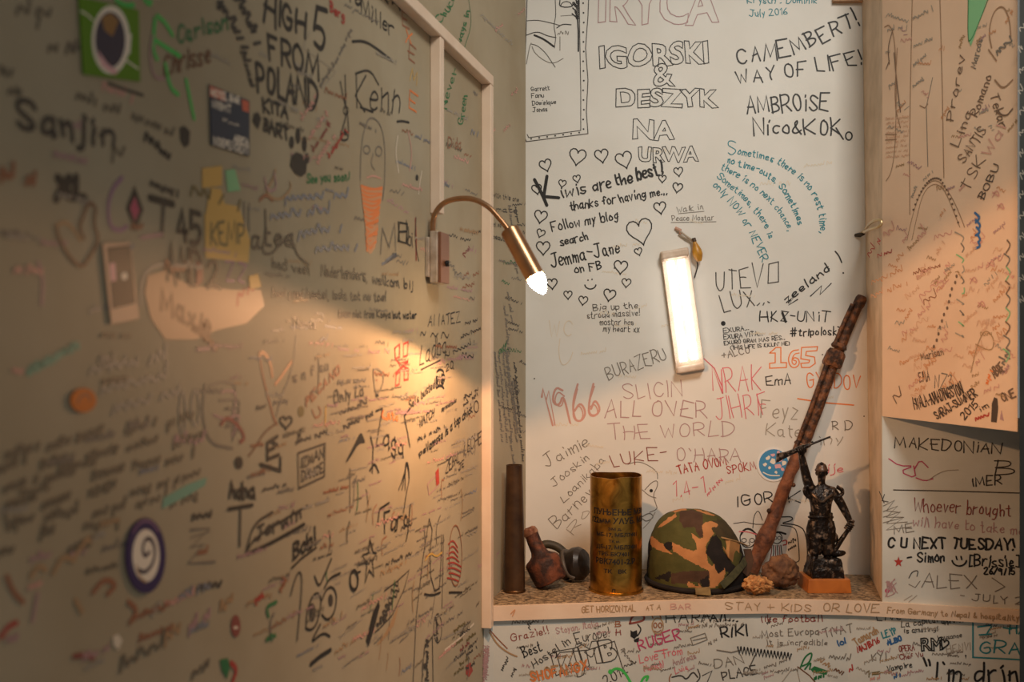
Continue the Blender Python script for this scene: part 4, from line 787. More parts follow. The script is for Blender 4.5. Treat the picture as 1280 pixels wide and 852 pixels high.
sticker('dark_sticker', 'dark slate rectangular sticker with red corner and white wording', SL, [(260, 106), (310, 126), (310, 195), (262, 181)], (64, 70, 84), [
    lambda t: t.poly([(260, 107), (280, 115), (280, 127), (260, 120)], 'sred'), lambda t: t.poly([(300, 124), (309, 127), (309, 141), (301, 138)], 'sred'),
    lambda t: t.T('HOTEL BAR', 262, 119, 297, 130, 8, 'swhite', 2.2, 0, 0, True), lambda t: t.T('NIGHT', 263, 134, 286, 141, 9, 'swhite', 2, 0, 0, True), lambda t: t.scrawl(276, 152, 298, 160, 6, 'swhite', .9, v=True),
    lambda t: t.T('AREA', 290, 177, 308, 182, 8, 'swhite', 2.2, 0, 0, True), lambda t: t.T('INDEPENDENT', 264, 180, 308, 193, 9, 'swhite', 2, 0, 0, True)])
sticker('instant_photo', 'small instant photograph with white border stuck on the left wall', SL, [(126, 304), (160, 303), (172, 398), (137, 405)], (226, 190, 160), [
    lambda t: t.poly([(131, 309), (160, 306), (167, 379), (138, 386)], 'film'), lambda t: t.poly([(132, 312), (158, 309), (162, 338), (136, 342)], 'film2'), lambda t: t.poly([(134, 330), (141, 328), (143, 350), (136, 352)], 'spink'), lambda t: t.dot(153, 345, 4, 'swhite', 5)], 'photograph')
sticker('round_purple_sticker', 'round sticker with dark purple ring around a spiral on white, lower left', SL, ell(180, 694, 25, 47), (58, 46, 92), [
    lambda t: t.poly(ell(180, 694, 17, 33), 'swhite'), lambda t: t.curve([(171, 712), (178, 716), (188, 706), (192, 690), (188, 674), (180, 672), (175, 684), (178, 696), (184, 690)], 'sdark', 5.5),
    lambda t: t.curve([(164, 665), (172, 652), (186, 650), (196, 664)], 'purple', 2), lambda t: t.curve([(168, 706), (172, 722), (180, 727)], 'tan', 3)])
sticker('orange_dot_sticker', 'small round orange sticker beside blurred writing on left wall', SL, ell(102, 500, 16, 15, 24), (206, 116, 40), [lambda t: t.curve([(94, 504), (98, 494), (108, 492), (110, 500)], 'rust', 3)])
def emap(t):
    rnd = random.Random(4)
    t.poly(ell(967, 580, 18.5, 19), 'sblue')
    for x, y, r in ((960, 572, 3), (966, 576, 4), (974, 574, 4), (980, 578, 4), (972, 582, 4), (962, 584, 2.5), (978, 586, 3), (956, 580, 2.4), (966, 568, 2.4), (973, 566, 3), (982, 570, 2.6), (970, 590, 2)):
        t.poly([(x + r * rnd.uniform(.6, 1.3) * math.cos(k * .7), y + r * rnd.uniform(.5, 1.1) * math.sin(k * .7)) for k in range(9)], 'spink' if rnd.random() < .5 else 'swhite')
    t.curve([(954, 590), (962, 594), (974, 594)], 'swhite', 1.4)
sticker('round_blue_sticker', 'round blue and white map sticker on back wall behind the rusty rifle', SB, ell(967, 580, 21, 21.5), (232, 230, 226), [emap])

# ------------------------------------------------------------------ wall lamp
steel = mat('brushed_steel', (214, 196, 178), .35, .3, rgb2=(168, 146, 124), scale=30)
copper = mat('copper_steel', (186, 144, 108), .32, .9, rgb2=(164, 122, 88), scale=20)
shade_brown = mat('shaded_lamp_side', (150, 104, 80), .4, .6)  # shade on the bracket's outer face, put into a brown colour
lamp = empty('wall_lamp', (LW(2.0)[0], 2.0, P(545, 320, 2.0).z)); tag(lamp, 'brushed metal gooseneck wall lamp with lit bulb on the left wall', 'lamp')
LP_ = Vector(LW(LY(536)))
zt, zb = P(540, 290, LY(537)).z, P(540, 352, LY(537)).z
def wbox(Ya, Yb, t0, t1, z0, z1):
    pa, pb = Vector(LW(Ya)), Vector(LW(Yb)); bm = bmesh.new(); q = [pa + ln * t0, pb + ln * t0, pb + ln * t1, pa + ln * t1]
    prism(bm, [(v.x, v.y, z0) for v in q], (0, 0, z1 - z0)); return bm
Yl = LY(531)
o = obj('wall_plate', wbox(Yl, Yl + .07, .0005, .008, zb + .008, zt - .012), steel, lamp, False); bevel(o, .0015)
o = obj('mount_block', wbox(Yl + .004, Yl + .062, .008, .024, zb - .004, zt), steel, lamp, False); bevel(o, .003)
o = obj('shaded_side', wbox(Yl + .006, Yl + .060, .024, .030, zb - .003, zt - .002), shade_brown, lamp, False); bevel(o, .001)  # outer face of the mount block, coloured as if in shade
bm = bmesh.new(); c = Vector(LW(Yl + .035)) + ln * .033; lathe(bm, [(0, 0), (.006, 0), (.006, .006), (0, .006)], 16, Matrix.Translation((c.x - .002, c.y, zb + .035)) @ Matrix.Rotation(R(90), 4, 'Y')); obj('switch', bm, mat('black_plastic', (22, 20, 20), .4), lamp)
neck_px = [(541, 292, 1.985), (541, 275, 1.98), (546, 262, 1.975), (556, 252, 1.965), (573, 247.5, 1.955), (592, 248, 1.945), (610, 257, 1.935), (622, 270, 1.93), (632, 282, 1.925), (641, 296, 1.92)]
bm = bmesh.new(); tube(bm, smooth_line([P(*q) for q in neck_px], 2), .0052, 14); obj('gooseneck', bm, copper, lamp)
hA = P(637, 287, 1.925); hB = P(669, 346, 1.902); ax = (hB - hA).normalized(); hl = (hB - hA).length
MH = Matrix.Translation(hA) @ ax.to_track_quat('Z', 'Y').to_matrix().to_4x4()
bm = bmesh.new(); lathe(bm, [(0, 0), (.0165, 0), (.0182, .002), (.0182, hl - .004), (.0182, hl), (.0168, hl), (.0168, hl - .03), (0, hl - .03)], 36, MH); obj('lamp_head', bm, copper, lamp)
bm = bmesh.new(); lathe(bm, [(0, hl - .029), (.011, hl - .029), (.012, hl - .012), (.0125, hl - .008), (.0165, hl + .004), (.0155, hl + .012), (.0125, hl + .02), (.008, hl + .029), (.0035, hl + .0345), (0, hl + .0355)], 28, MH)
obj('bulb', bm, emit('bulb_glow', (1.0, .62, .30), BULB_E), lamp)
sl = bpy.data.lights.new('lamp_light', 'SPOT'); sl.energy = LAMP_W; sl.color = (1.0, .52, .25); sl.spot_size = R(179.5); sl.spot_blend = .1; sl.shadow_soft_size = .009
so = bpy.data.objects.new('lamp_light', sl); COL.objects.link(so); so.location = hA + ax * (hl + .0385); so.rotation_euler = Vector((ax.x * .62, ax.y, ax.z)).to_track_quat('-Z', 'Y').to_euler()

# ------------------------------------------------------------------ tube light on the back wall
fx = empty('tube_light', SB.xyz(*SB.sz(853, 388)[0], 0)); tag(fx, 'tilted white plastic tube light fixed on the back wall', 'light')
TL, TR, BL, BR = (825, 315), (860, 309), (845, 467), (881, 461)
def fxp(u, v, off):
    px = (TL[0] * (1 - u) + TR[0] * u) * (1 - v) + (BL[0] * (1 - u) + BR[0] * u) * v; py = (TL[1] * (1 - u) + TR[1] * u) * (1 - v) + (BL[1] * (1 - u) + BR[1] * u) * v
    return SB.xyz(*SB.sz(px, py)[0], off)
cream = mat('aged_plastic', (232, 214, 196), .4, rgb2=(206, 182, 160), scale=40)
bm = bmesh.new(); prism(bm, [fxp(u, v, .0005) for u, v in ((0, 0), (1, 0), (1, 1), (0, 1))], fxp(.5, .5, .012) - fxp(.5, .5, .0)); o = obj('back_tray', bm, cream, fx, False); bevel(o, .004, 3)
for v0, v1 in ((.0, .075), (.94, 1.0)):
    bm = bmesh.new(); prism(bm, [fxp(u, v, .0122) for u, v in ((.02, v0 + .005), (.98, v0 + .005), (.98, v1), (.02, v1))], fxp(.5, .5, .024) - fxp(.5, .5, .0)); o = obj('end_cap', bm, cream, fx, False); bevel(o, .006, 3)
m_t = emit('tube_glow', (1.0, .90, .80), 3.6)
for u in (.3, .68):
    bm = bmesh.new(); tube(bm, [fxp(u, .09 + k * .0205, .0245) for k in range(41)], .0100, 14); obj('fluorescent_tube', bm, m_t, fx)
md = bpy.data.materials.new('clear_ribbed_cover'); md.use_nodes = True; nt = md.node_tree; nt.nodes.remove(nt.nodes['Principled BSDF'])
tr = nt.nodes.new('ShaderNodeBsdfTransparent'); gl = nt.nodes.new('ShaderNodeBsdfGlossy'); gl.inputs['Roughness'].default_value = .15; gl.inputs[0].default_value = (1, .96, .9, 1); dfm = nt.nodes.new('ShaderNodeBsdfTranslucent'); dfm.inputs[0].default_value = (.9, .8, .68, 1)
m1 = nt.nodes.new('ShaderNodeMixShader'); m1.inputs[0].default_value = .7; m2 = nt.nodes.new('ShaderNodeMixShader'); m2.inputs[0].default_value = .42
nt.links.new(gl.outputs[0], m1.inputs[1]); nt.links.new(dfm.outputs[0], m1.inputs[2]); nt.links.new(tr.outputs[0], m2.inputs[1]); nt.links.new(m1.outputs[0], m2.inputs[2]); nt.links.new(m2.outputs[0], nt.nodes['Material Output'].inputs[0])
bm = bmesh.new(); prof = []
for k in range(33):
    u = .03 + .94 * k / 32; prof.append((u, .0355 - .018 * abs(2 * (u - .5)) ** 4 + (.0009 if k % 2 else 0)))
prof = [(.03, .012)] + prof + [(.97, .012)]
rows = [[bm.verts.new(fxp(u, v, h)) for u, h in prof] for v in (.088, .3, .5, .7, .922)]
for r0, r1 in zip(rows[:-1], rows[1:]):
    for k in range(len(prof) - 1): bm.faces.new((r0[k], r0[k + 1], r1[k + 1], r1[k]))
obj('cover', bm, md, fx)
# lead with a yellow connector
lead = empty('power_lead', SB.xyz(*SB.sz(866, 312)[0], .004)); tag(lead, 'short grey cord with yellow connector beside the tube light', 'cable')
def bp(px, py, off): return SB.xyz(*SB.sz(px, py)[0], off)
bm = bmesh.new(); tube(bm, smooth_line([bp(846, 288, .004), bp(851, 290, .009), bp(858, 296, .010), bp(866, 301, .011)], 2), .0026, 8); tube(bm, smooth_line([bp(848, 293, .004), bp(855, 297, .008), bp(865, 302, .010)], 2), .0018, 8); obj('cord', bm, mat('grey_cord', (168, 150, 128), .6), lead)
bm = bmesh.new(); tube(bm, [bp(844, 285, .003), bp(850, 288, .006), bp(850.5, 293, .006)], [.0045, .005, .003], 10); obj('cord_end', bm, mat('pinkish_plug', (186, 142, 120), .5), lead)
bm = bmesh.new(); d_ = (bp(873, 327, .013) - bp(866, 300, .013)); MC = Matrix.Translation(bp(867, 300, .018)) @ d_.to_track_quat('Z', 'Y').to_matrix().to_4x4(); L_ = d_.length
lathe(bm, [(0, 0), (.004, 0), (.0046, .008), (.008, .016), (.0125, .030), (.0130, .042), (.0105, .050), (.0055, L_), (0, L_)], 18, MC); obj('connector', bm, mat('amber_plastic', (206, 148, 46), .4, rgb2=(168, 112, 36), scale=60), lead)
bm = bmesh.new(); lathe(bm, [(0, -.004), (.0052, -.004), (.0056, .006), (0, .006)], 14, MC); obj('collar', bm, mat('dark_collar', (70, 50, 34), .5), lead)
bm = bmesh.new(); tube(bm, smooth_line([bp(871, 325, .014), bp(872, 333, .014), bp(870, 340, .008), bp(868, 347, .004)], 2), .0018, 8); obj('black_wire', bm, mat('black_wire', (28, 26, 26), .5), lead)
# ring hook at the edge of the bulkhead
hk = empty('ring_hook', bp(1074, 293, .002)); tag(hk, 'pale wire ring hook screwed into back wall next to the peach panel', 'hook')
pale_m = mat('dull_brass', (196, 170, 128), .35, .7)
bm = bmesh.new(); tube(bm, smooth_line([bp(1073, 294, .003), bp(1078, 289, .035), P(1085, 281, 2.50), P(1092, 276, 2.42), P(1100, 274, 2.39), P(1103, 279, 2.385), P(1098, 284, 2.39), P(1088, 286, 2.44), P(1080, 290, 2.55)], 2), .0034, 10); obj('ring', bm, pale_m, hk)
bm = bmesh.new(); tube(bm, [bp(1069, 294, .001), bp(1074, 294, .012), bp(1077, 293, .024)], [.004, .0062, .0045], 12); obj('screw', bm, mat('dark_screw', (66, 54, 40), .5, .5), hk)

# ------------------------------------------------------------------ things on the shelf
def SH(px, Y): return Vector((*on(px, Y), ZS))
def U(px, Y): return px / F * Y
# slim casing
Yq = 2.54; base = SH(643, Yq)
slim = empty('shell_casing', base); tag(slim, 'slim tall dark bronze shell casing at the left end of shelf', 'shell casing')
dk = mat('dark_bronze', (98, 72, 50), .36, .6, rgb2=(68, 50, 38), scale=25, lo=.3, hi=.7)
u = Yq / F; hh = 158 * u
bm = bmesh.new(); lathe(bm, [(0, 0.003), (13.3 * u, .003), (13.3 * u, .02), (12.6 * u, .1), (11.8 * u, hh * .6), (11 * u, hh * .82), (10.6 * u, hh * .86), (10.3 * u, hh * .99), (10.3 * u, hh), (9.3 * u, hh), (9.3 * u, hh - .05), (0, hh - .05)], 44, Matrix.Translation(base)); obj('casing_body', bm, dk, slim)
bm = bmesh.new(); lathe(bm, [(0, 0), (13.8 * u, 0), (14.3 * u, .001), (14.3 * u, .0045), (13.6 * u, .0055), (13.35 * u, .0065), (0, .0065)], 44, Matrix.Translation(base)); obj('rim', bm, mat('bronze_rim', (118, 84, 52), .35, .85, rgb2=(74, 54, 38), scale=30), slim)
# brass casing
Yq = 2.557; base = SH(770, Yq); u = Yq / F
brc = empty('shell_casing', base); tag(brc, 'wide golden brass shell casing with rows of black stencilled lettering', 'shell casing')
brass = mat('old_brass', (212, 160, 74), .3, 1.0, rgb2=(126, 88, 38), scale=22, lo=.4, hi=.7, bump=.07, bscale=30, dist=.8)
hh = 143.5 * u; r_ = 32.3 * u
def dent(v, a):
    if v.z > hh * .86:
        k = (v.z - hh * .86) / (hh * .14)
        wob = math.exp(-((math.degrees(a) - 255) / 16) ** 2) * .010 + math.exp(-((math.degrees(a) - 300) / 25) ** 2) * -.003
        v = Vector((v.x * (1 - wob * 8 * k), v.y * (1 - wob * 8 * k), v.z - wob * .45 * k + .0015 * math.sin(a * 3) * k))
    return v
bm = bmesh.new(); lathe(bm, [(0, .002), (r_ * .99, .002), (r_, .006)] + [(r_, .006 + (hh - .006) * k / 24) for k in range(1, 25)] + [(r_ * .965, hh), (r_ * .965, hh * .9), (r_ * .965, .01), (0, .01)], 72, Matrix.Translation(base), 0, dent); obj('casing_body', bm, brass, brc)
bm = bmesh.new(); lathe(bm, [(0, 0), (r_ * 1.05, 0), (r_ * 1.06, .002), (r_ * 1.05, .005), (r_ * 1.003, .0065), (0, .0065)], 64, Matrix.Translation(base)); obj('rim', bm, brass, brc)
stencil = mat('stencil_ink', (20, 13, 8), .6)
for txt, y, h, x0, x1 in (('ПУЊЕЊЕ М30', 640, 7.5, 741, 801), ('122мм ХАУБ. М30', 650.5, 7.5, 739, 802), ('ЗМ д.', 658.5, 3.4, 757, 774), ('МБ-17, МБЛ7401', 666.5, 5, 744, 793), ('ТК м.', 673.5, 3.4, 758, 772), ('ДБ-17, МБЛ7401', 681.5, 5, 744, 793), ('ТРБ-БК7401', 690, 5, 746, 783), ('РВК7401-2.Р', 700, 7, 743, 791), ('ТК   ВК', 711, 5, 752, 780), ('Л', 734, 4, 761, 766)):
    cur = bpy.data.curves.new('t', 'FONT'); cur.body = txt; cur.resolution_u = 2; cur.offset = .03; o = bpy.data.objects.new('t', cur); COL.objects.link(o)
    dg = bpy.context.evaluated_depsgraph_get(); dg.update(); me = o.evaluated_get(dg).to_mesh()
    bm = bmesh.new(); mx = max(v.co.x for v in me.vertices); my = max(v.co.y for v in me.vertices)
    vs = []
    t0 = math.asin(max(-.985, min(.985, (x0 - 770) / 32.6))); t1 = math.asin(max(-.985, min(.985, (x1 - 770) / 32.6)))
    for v in me.vertices:
        th = t0 + (t1 - t0) * v.co.x / mx; z = (738.2 - y) * u + v.co.y / my * h * u; rr = r_ + .0004
        vs.append(bm.verts.new(base + Vector((rr * math.sin(th), -rr * math.cos(th), z))))
    for p in me.polygons:
        try: bm.faces.new([vs[i] for i in p.vertices])
        except ValueError: pass
    bpy.data.objects.remove(o); bpy.data.curves.remove(cur)
    me = bpy.data.meshes.new('lettering'); bm.to_mesh(me); bm.free(); tag(link('lettering', me, stencil, brc), 'black stencilled lettering')

# helmet
Yh = 2.625; hb = SH(868, Yh); u = Yh / F
helm = empty('camouflage_helmet', hb); tag(helm, 'army helmet in green, tan and brown camouflage cloth cover', 'helmet')
def z3(l): return [(x / 6.09 + 790, y / 6.09 + 620) for x, y in l]
camo = [('tan', z3([(305, 350), (340, 365), (400, 395), (470, 420), (495, 395), (490, 360), (460, 310), (450, 285), (480, 300), (510, 318), (540, 315), (545, 280), (530, 230), (560, 195), (600, 190), (655, 210), (640, 235), (605, 240), (620, 280), (605, 310), (560, 380), (570, 440), (580, 500), (610, 540), (625, 505), (635, 560), (660, 590), (700, 560), (705, 535), (715, 590), (690, 640), (640, 690), (595, 705), (590, 620), (585, 565), (540, 545), (460, 505), (400, 475), (350, 435), (315, 420), (305, 380)])),
    ('tan', z3([(140, 295), (190, 330), (240, 370), (250, 395), (300, 430), (330, 445), (240, 425), (180, 400), (140, 370)])), ('tan', z3([(415, 655), (440, 650), (480, 680), (500, 690), (510, 665), (540, 705), (480, 697), (420, 685)])), ('tan', z3([(190, 240), (240, 190), (300, 150), (330, 130), (340, 150), (290, 195), (240, 225)])),
    ('dark', z3([(570, 390), (610, 310), (640, 290), (680, 350), (700, 420), (740, 480), (800, 540), (740, 580), (700, 560), (660, 590), (635, 555), (600, 480), (570, 450)])), ('dark', z3([(235, 370), (270, 345), (310, 355), (305, 400), (285, 415), (255, 400)])), ('dark', z3([(170, 620), (210, 600), (290, 570), (300, 600), (280, 650), (230, 635)])), ('dark', z3([(520, 640), (585, 600), (590, 705), (540, 705)])),
    ('brown', z3([(290, 590), (400, 570), (500, 570), (590, 565), (590, 690), (520, 660), (440, 650), (420, 670), (300, 660)])), ('brown', z3([(360, 120), (450, 100), (540, 130), (540, 200), (545, 310), (510, 310), (470, 230), (400, 240), (360, 190)])), ('olive', z3([(610, 180), (700, 180), (800, 260), (900, 380), (800, 360), (690, 330), (640, 290), (610, 250)])),
    ('dark', z3([(60, 300), (140, 300), (150, 380), (120, 560), (130, 700), (60, 720)])), ('dark', z3([(760, 330), (960, 380), (960, 720), (690, 740), (720, 600), (800, 540), (840, 450)])), ('tan', z3([(280, 110), (330, 125), (420, 100), (400, 90)])), ('tan', z3([(470, 100), (560, 112), (640, 150), (560, 135)]))]
def inside(p, poly):
    x, y = p; c = False; n = len(poly)
    for i in range(n):
        x1, y1_ = poly[i]; x2, y2_ = poly[i - 1]
        if (y1_ > y) != (y2_ > y) and x < (x2 - x1) * (y - y1_) / (y2_ - y1_) + x1: c = not c
    return c
cm = {n: i for i, n in enumerate(('green', 'tan', 'dark', 'brown', 'olive'))}
mats_c = [mat('camo_' + n, c, .9, 0, rgb2=c2, scale=30, lo=.3, hi=.7, bump=.15, bscale=220, spec=.2) for n, c, c2 in (('green', (88, 84, 46), (74, 72, 38)), ('tan', (190, 132, 84), (172, 116, 72)), ('dark', (44, 38, 36), (34, 30, 28)), ('brown', (84, 62, 48), (70, 50, 38)), ('olive', (78, 66, 46), (64, 54, 38)))]
rx, ry, rz = 61 * u, .118, 92 * u
NS, NT = 340, 130
bm = bmesh.new(); grid = []
from mathutils import noise as mn
tilt = Matrix.Rotation(R(0), 4, 'Y')
for j in range(NT + 1):
    t = j / NT * math.pi / 2; row = []
    e = 2 / 2.6
    rr = math.cos(t) ** e if j < NT else 0; zz = math.sin(t) ** e
    for i in range(NS):
        a = 2 * math.pi * i / NS
        v = Vector((rx * rr * math.cos(a), ry * rr * math.sin(a), .006 + (rz - .006) * zz))
        # crown leans a little to the left, wrinkles in the cloth
        v.x += -.010 * zz * zz + .006 * (1 - zz)
        w_ = mn.noise(v * 26) * .0022 + mn.noise(v * 70) * .0007
        if j < NT: v += Vector((v.x, v.y, .6 * v.z)).normalized() * w_
        row.append(bm.verts.new(hb + v))
    grid.append(row)
camv = Vector((0, 0, CZ))
for j in range(NT):
    for i in range(NS):
        q = (grid[j][i], grid[j][(i + 1) % NS], grid[j + 1][(i + 1) % NS], grid[j + 1][i])
        f = bm.faces.new(q); c = f.calc_center_median()
        if c.y < hb.y + .02:
            p = (640 + c.x / c.y * F + mn.noise(c * 90) * 1.2, 426 - (c.z - CZ) / c.y * F + mn.noise(c * 90 + Vector((5, 5, 5))) * 1.2); k = 'green'
            for n, poly in camo:
                if inside(p, poly): k = n; break
        else:
            v = mn.noise(c * 14); k = 'tan' if v > .22 else ('dark' if v < -.3 else ('brown' if v < -.1 else 'green'))
        f.material_index = cm[k]
bmesh.ops.remove_doubles(bm, verts=grid[-1], dist=1e-5)
obj('cloth_cover', bm, mats_c, helm)
bm = bmesh.new(); n = 60
tube(bm, [hb + Vector((.006 + (rx + .003) * math.cos(2 * math.pi * k / n), (ry + .003) * math.sin(2 * math.pi * k / n), .0125 + .002 * math.cos(4 * math.pi * k / n) - .003)) for k in range(n + 1)], .0062, 8); obj('brim', bm, mats_c[2], helm)
hp = lambda px, py, Y: P(px, py, Y)
bm = bmesh.new(); 
q = [hp(899, 671, 2.555), hp(912, 673, 2.55), hp(924, 680, 2.575), hp(923, 694, 2.57), hp(918, 706, 2.55), hp(910, 697, 2.53), hp(904, 686, 2.535)]
prism(bm, q, (.001, -.006, .001)); o = obj('cloth_flap', bm, mat('tan_flap', (176, 126, 74), .85, rgb2=(150, 104, 60), scale=40, bump=.2), helm, False); bevel(o, .0015)
bm = bmesh.new(); tube(bm, smooth_line([hp(899, 671, 2.545), hp(912, 674, 2.54), hp(926, 678, 2.58), hp(934, 682, 2.62)], 2), .0022, 8); obj('tie_cord', bm, mat('tan_cord', (158, 122, 78), .8), helm)
def strap(name, pts, wd, th, m):
    """flat strap through 3D points"""
    bm = bmesh.new(); pts = smooth_line(pts, 2); rows = []
    for i, p in enumerate(pts):
        t = (pts[min(i + 1, len(pts) - 1)] - pts[max(i - 1, 0)]).normalized(); s = t.cross(Vector((0, -1, .2))).normalized(); nn = s.cross(t).normalized()
        rows.append([bm.verts.new(p + s * wd / 2 * a + nn * th / 2 * b) for a, b in ((-1, -1), (1, -1), (1, 1), (-1, 1))])
    for r0, r1 in zip(rows[:-1], rows[1:]):
        for k in range(4): bm.faces.new((r0[k], r0[(k + 1) % 4], r1[(k + 1) % 4], r1[k]))
    bm.faces.new(rows[0]); bm.faces.new(rows[-1])
    o = obj(name, bm, m, helm, False); bevel(o, .001); return o
web = mat('olive_webbing', (74, 72, 44), .9, rgb2=(56, 56, 34), scale=80, bump=.2, bscale=300)
strap('chin_strap', [hp(934, 697, 2.60), hp(926, 708, 2.545), hp(914, 722, 2.512), hp(902, 732, 2.497)], .018, .003, web)
strap('chin_strap', [hp(934, 686, 2.61), hp(937, 700, 2.585), hp(934, 711, 2.57), hp(930, 717, 2.56)], .02, .003, mats_c[3])
strap('cloth_tab', [hp(878, 734, 2.494), hp(879, 739, 2.488), hp(879, 743.5, 2.484)], .036, .003, mat('khaki_tab', (134, 110, 66), .85, rgb2=(110, 88, 52), scale=60))

# rusty bell-shaped piece
def cast(name, label, cat, axisA, axisB, prof, m, seg=36, ns=.0):
    d = axisB - axisA; M = Matrix.Translation(axisA) @ d.to_track_quat('Z', 'Y').to_matrix().to_4x4(); L = d.length
    bm = bmesh.new(); lathe(bm, [(r, z * L) for r, z in prof], seg, M)
    for v in bm.verts: v.co += Vector((mn.noise(v.co * 40), mn.noise(v.co * 40 + Vector((9, 0, 0))), mn.noise(v.co * 40 + Vector((0, 9, 0))))) * ns
    return bm
rust = mat('rusty_iron', (116, 64, 40), .7, .2, rgb2=(52, 32, 26), scale=42, lo=.38, hi=.6, bump=.7, bscale=110)
Yr = 2.575; u = Yr / F
ru = empty('rusty_fuse', SH(684, Yr)); tag(ru, 'rusty bell-shaped iron piece with broken neck beside slim casing', 'munition')
A_ = P(689, 737, Yr) + Vector((0, 0, .006)); B_ = P(662, 664, Yr + .02)
A_.z = ZS + .0085
bm = cast('', '', '', A_, B_, [(0, 0), (17 * u, 0), (19.5 * u, .015), (20.5 * u, .05), (21.5 * u, .2), (22.3 * u, .38), (21.6 * u, .42), (19.5 * u, .455), (15 * u, .49), (11.5 * u, .53), (9.6 * u, .6), (8.8 * u, .75), (8.4 * u, .9), (8.9 * u, .95), (7.5 * u, .98), (0, .98)], rust, 40, .0022)
mz = min(v.co.z for v in bm.verts); A_.z += ZS - mz + .0003; B_.z += ZS - mz + .0003
for v in bm.verts: v.co.z += ZS - mz + .0003
obj('bell_body', bm, rust, ru)
bm = cast('', '', '', A_.lerp(B_, .9), A_.lerp(B_, 1.04), [(0, 0), (8.8 * u, 0), (9.4 * u, .3), (8.4 * u, .8), (5 * u, 1.0), (4 * u, .8), (0, .7)], rust, 24, .003); obj('broken_tip', bm, mat('scraped_iron', (172, 126, 98), .6, .3, rgb2=(110, 64, 44), scale=60, bump=.4), ru)
# black rounded piece, with a dark band behind
Yk = 2.665; u = Yk / F
bk = empty('rubber_mask_part', SH(714, Yk)); tag(bk, 'black rounded rubber piece lying between the rusty piece and brass casing', 'rubber piece')
blk = mat('black_rubber', (30, 26, 24), .38, rgb2=(46, 38, 32), scale=40, bump=.3, bscale=60)
A_ = P(703, 715, Yk); B_ = P(731, 704, Yk - .03); A_.z = max(A_.z, ZS + .036)
bm = cast('', '', '', A_, B_, [(0, 0), (15 * u, 0), (19 * u, .12), (17 * u, .35), (20 * u, .55), (20.5 * u, .8), (17 * u, .97), (9 * u, 1.03), (0, 1.04)], blk, 40, .003)
mz = min(v.co.z for v in bm.verts)
for v in bm.verts: v.co.z += ZS - mz + .0003
obj('round_body', bm, blk, bk)
bm = bmesh.new(); tube(bm, smooth_line([P(703, 690, Yk - .01), P(703, 700, Yk - .035), P(706, 711, Yk - .045), P(711, 719, Yk - .045), P(718, 722, Yk - .045)], 2), [.006] * 0 or .0062, 10); obj('grey_band', bm, mat('grey_band', (78, 68, 58), .5), bk)
bm = bmesh.new(); tube(bm, smooth_line([P(672, 688, Yk + .03), P(680, 679, Yk + .03), P(692, 681, Yk + .03), P(700, 685, Yk + .025), P(708, 694, Yk + .015)], 2), .011, 12); obj('dark_hose', bm, mat('dark_olive_hose', (66, 56, 36), .6, rgb2=(44, 38, 28), scale=50), bk)

# old rusty rifle leaning in the niche
rf = empty('rusty_rifle', P(938, 720, 2.70)); tag(rf, 'long rust-eaten rifle leaning diagonally against the back wall', 'rifle')
rw = mat('rusty_wood', (142, 86, 56), .7, .05, rgb2=(82, 48, 34), scale=34, lo=.38, hi=.64, bump=.8, bscale=120)
rd = mat('dark_rust', (126, 80, 50), .55, .3, rgb2=(54, 36, 28), scale=60, lo=.38, hi=.6, bump=.9, bscale=150)
def rp(t, dx=0, dy=0):
    pts = [(938, 714), (950, 688), (966, 650), (984, 600), (1003, 555), (1022, 505), (1043, 446), (1060, 405), (1076, 370)]
    f = t * (len(pts) - 1); i = min(int(f), len(pts) - 2); f -= i
    x = pts[i][0] * (1 - f) + pts[i + 1][0] * f; y = pts[i][1] * (1 - f) + pts[i + 1][1] * f
    return P(x + dx, y, 2.70 - .004 * t + dy)
def noisy(bm, amp, sc=45):
    for v in bm.verts: v.co += Vector((mn.noise(v.co * sc), mn.noise(v.co * sc + Vector((7, 0, 0))), mn.noise(v.co * sc + Vector((0, 7, 0))))) * amp
    return bm
u = 2.70 / F
bm = bmesh.new(); tube(bm, [rp(.0 + .5 * k / 20) for k in range(21)], [(9.5 - 2.5 * k / 20 + (2 if 5 < k < 9 else 0)) * u for k in range(21)], 16); obj('stock', noisy(bm, .003), rw, rf)
bm = bmesh.new(); tube(bm, [rp(.5 + .5 * k / 16, 2.0) for k in range(17)], [(7.2 - 1.2 * k / 16) * u for k in range(17)], 16); obj('barrel', noisy(bm, .0015), rd, rf)
bm = bmesh.new(); tube(bm, [rp(.48 + .27 * k / 8, -6.5, -.010) for k in range(9)], 3.0 * u, 10); obj('guide_rod', noisy(bm, .0006), rd, rf)
bm = bmesh.new(); tube(bm, [rp(.80 + .165 * k / 6, -6.0, -.006) for k in range(7)], 2.6 * u, 10); obj('cleaning_rod', noisy(bm, .0006), rd, rf)
bm = bmesh.new(); tube(bm, [rp(.725, 0, -.002), rp(.732, 0, -.002), rp(.765, 0, -.002), rp(.775, 0, -.002)], [11 * u, 12.5 * u, 12 * u, 10.5 * u], 7); obj('barrel_band', noisy(bm, .002, 60), rd, rf)
bm = bmesh.new(); tube(bm, [rp(.782, 0, -.002), rp(.788, 0, -.002), rp(.80, 0, -.002)], [8.5 * u, 10.5 * u, 9 * u], 7); obj('barrel_band', noisy(bm, .002), rd, rf)
bm = bmesh.new(); lathe(bm, [(0, 0), (6.6 * u, 0), (7.2 * u, .006), (7.2 * u, .022), (6.4 * u, .026), (0, .026)], 16, Matrix.Translation(rp(.955, 2)) @ (rp(1, 2) - rp(.955, 2)).to_track_quat('Z', 'Y').to_matrix().to_4x4()); obj('muzzle', noisy(bm, .0008), rd, rf)
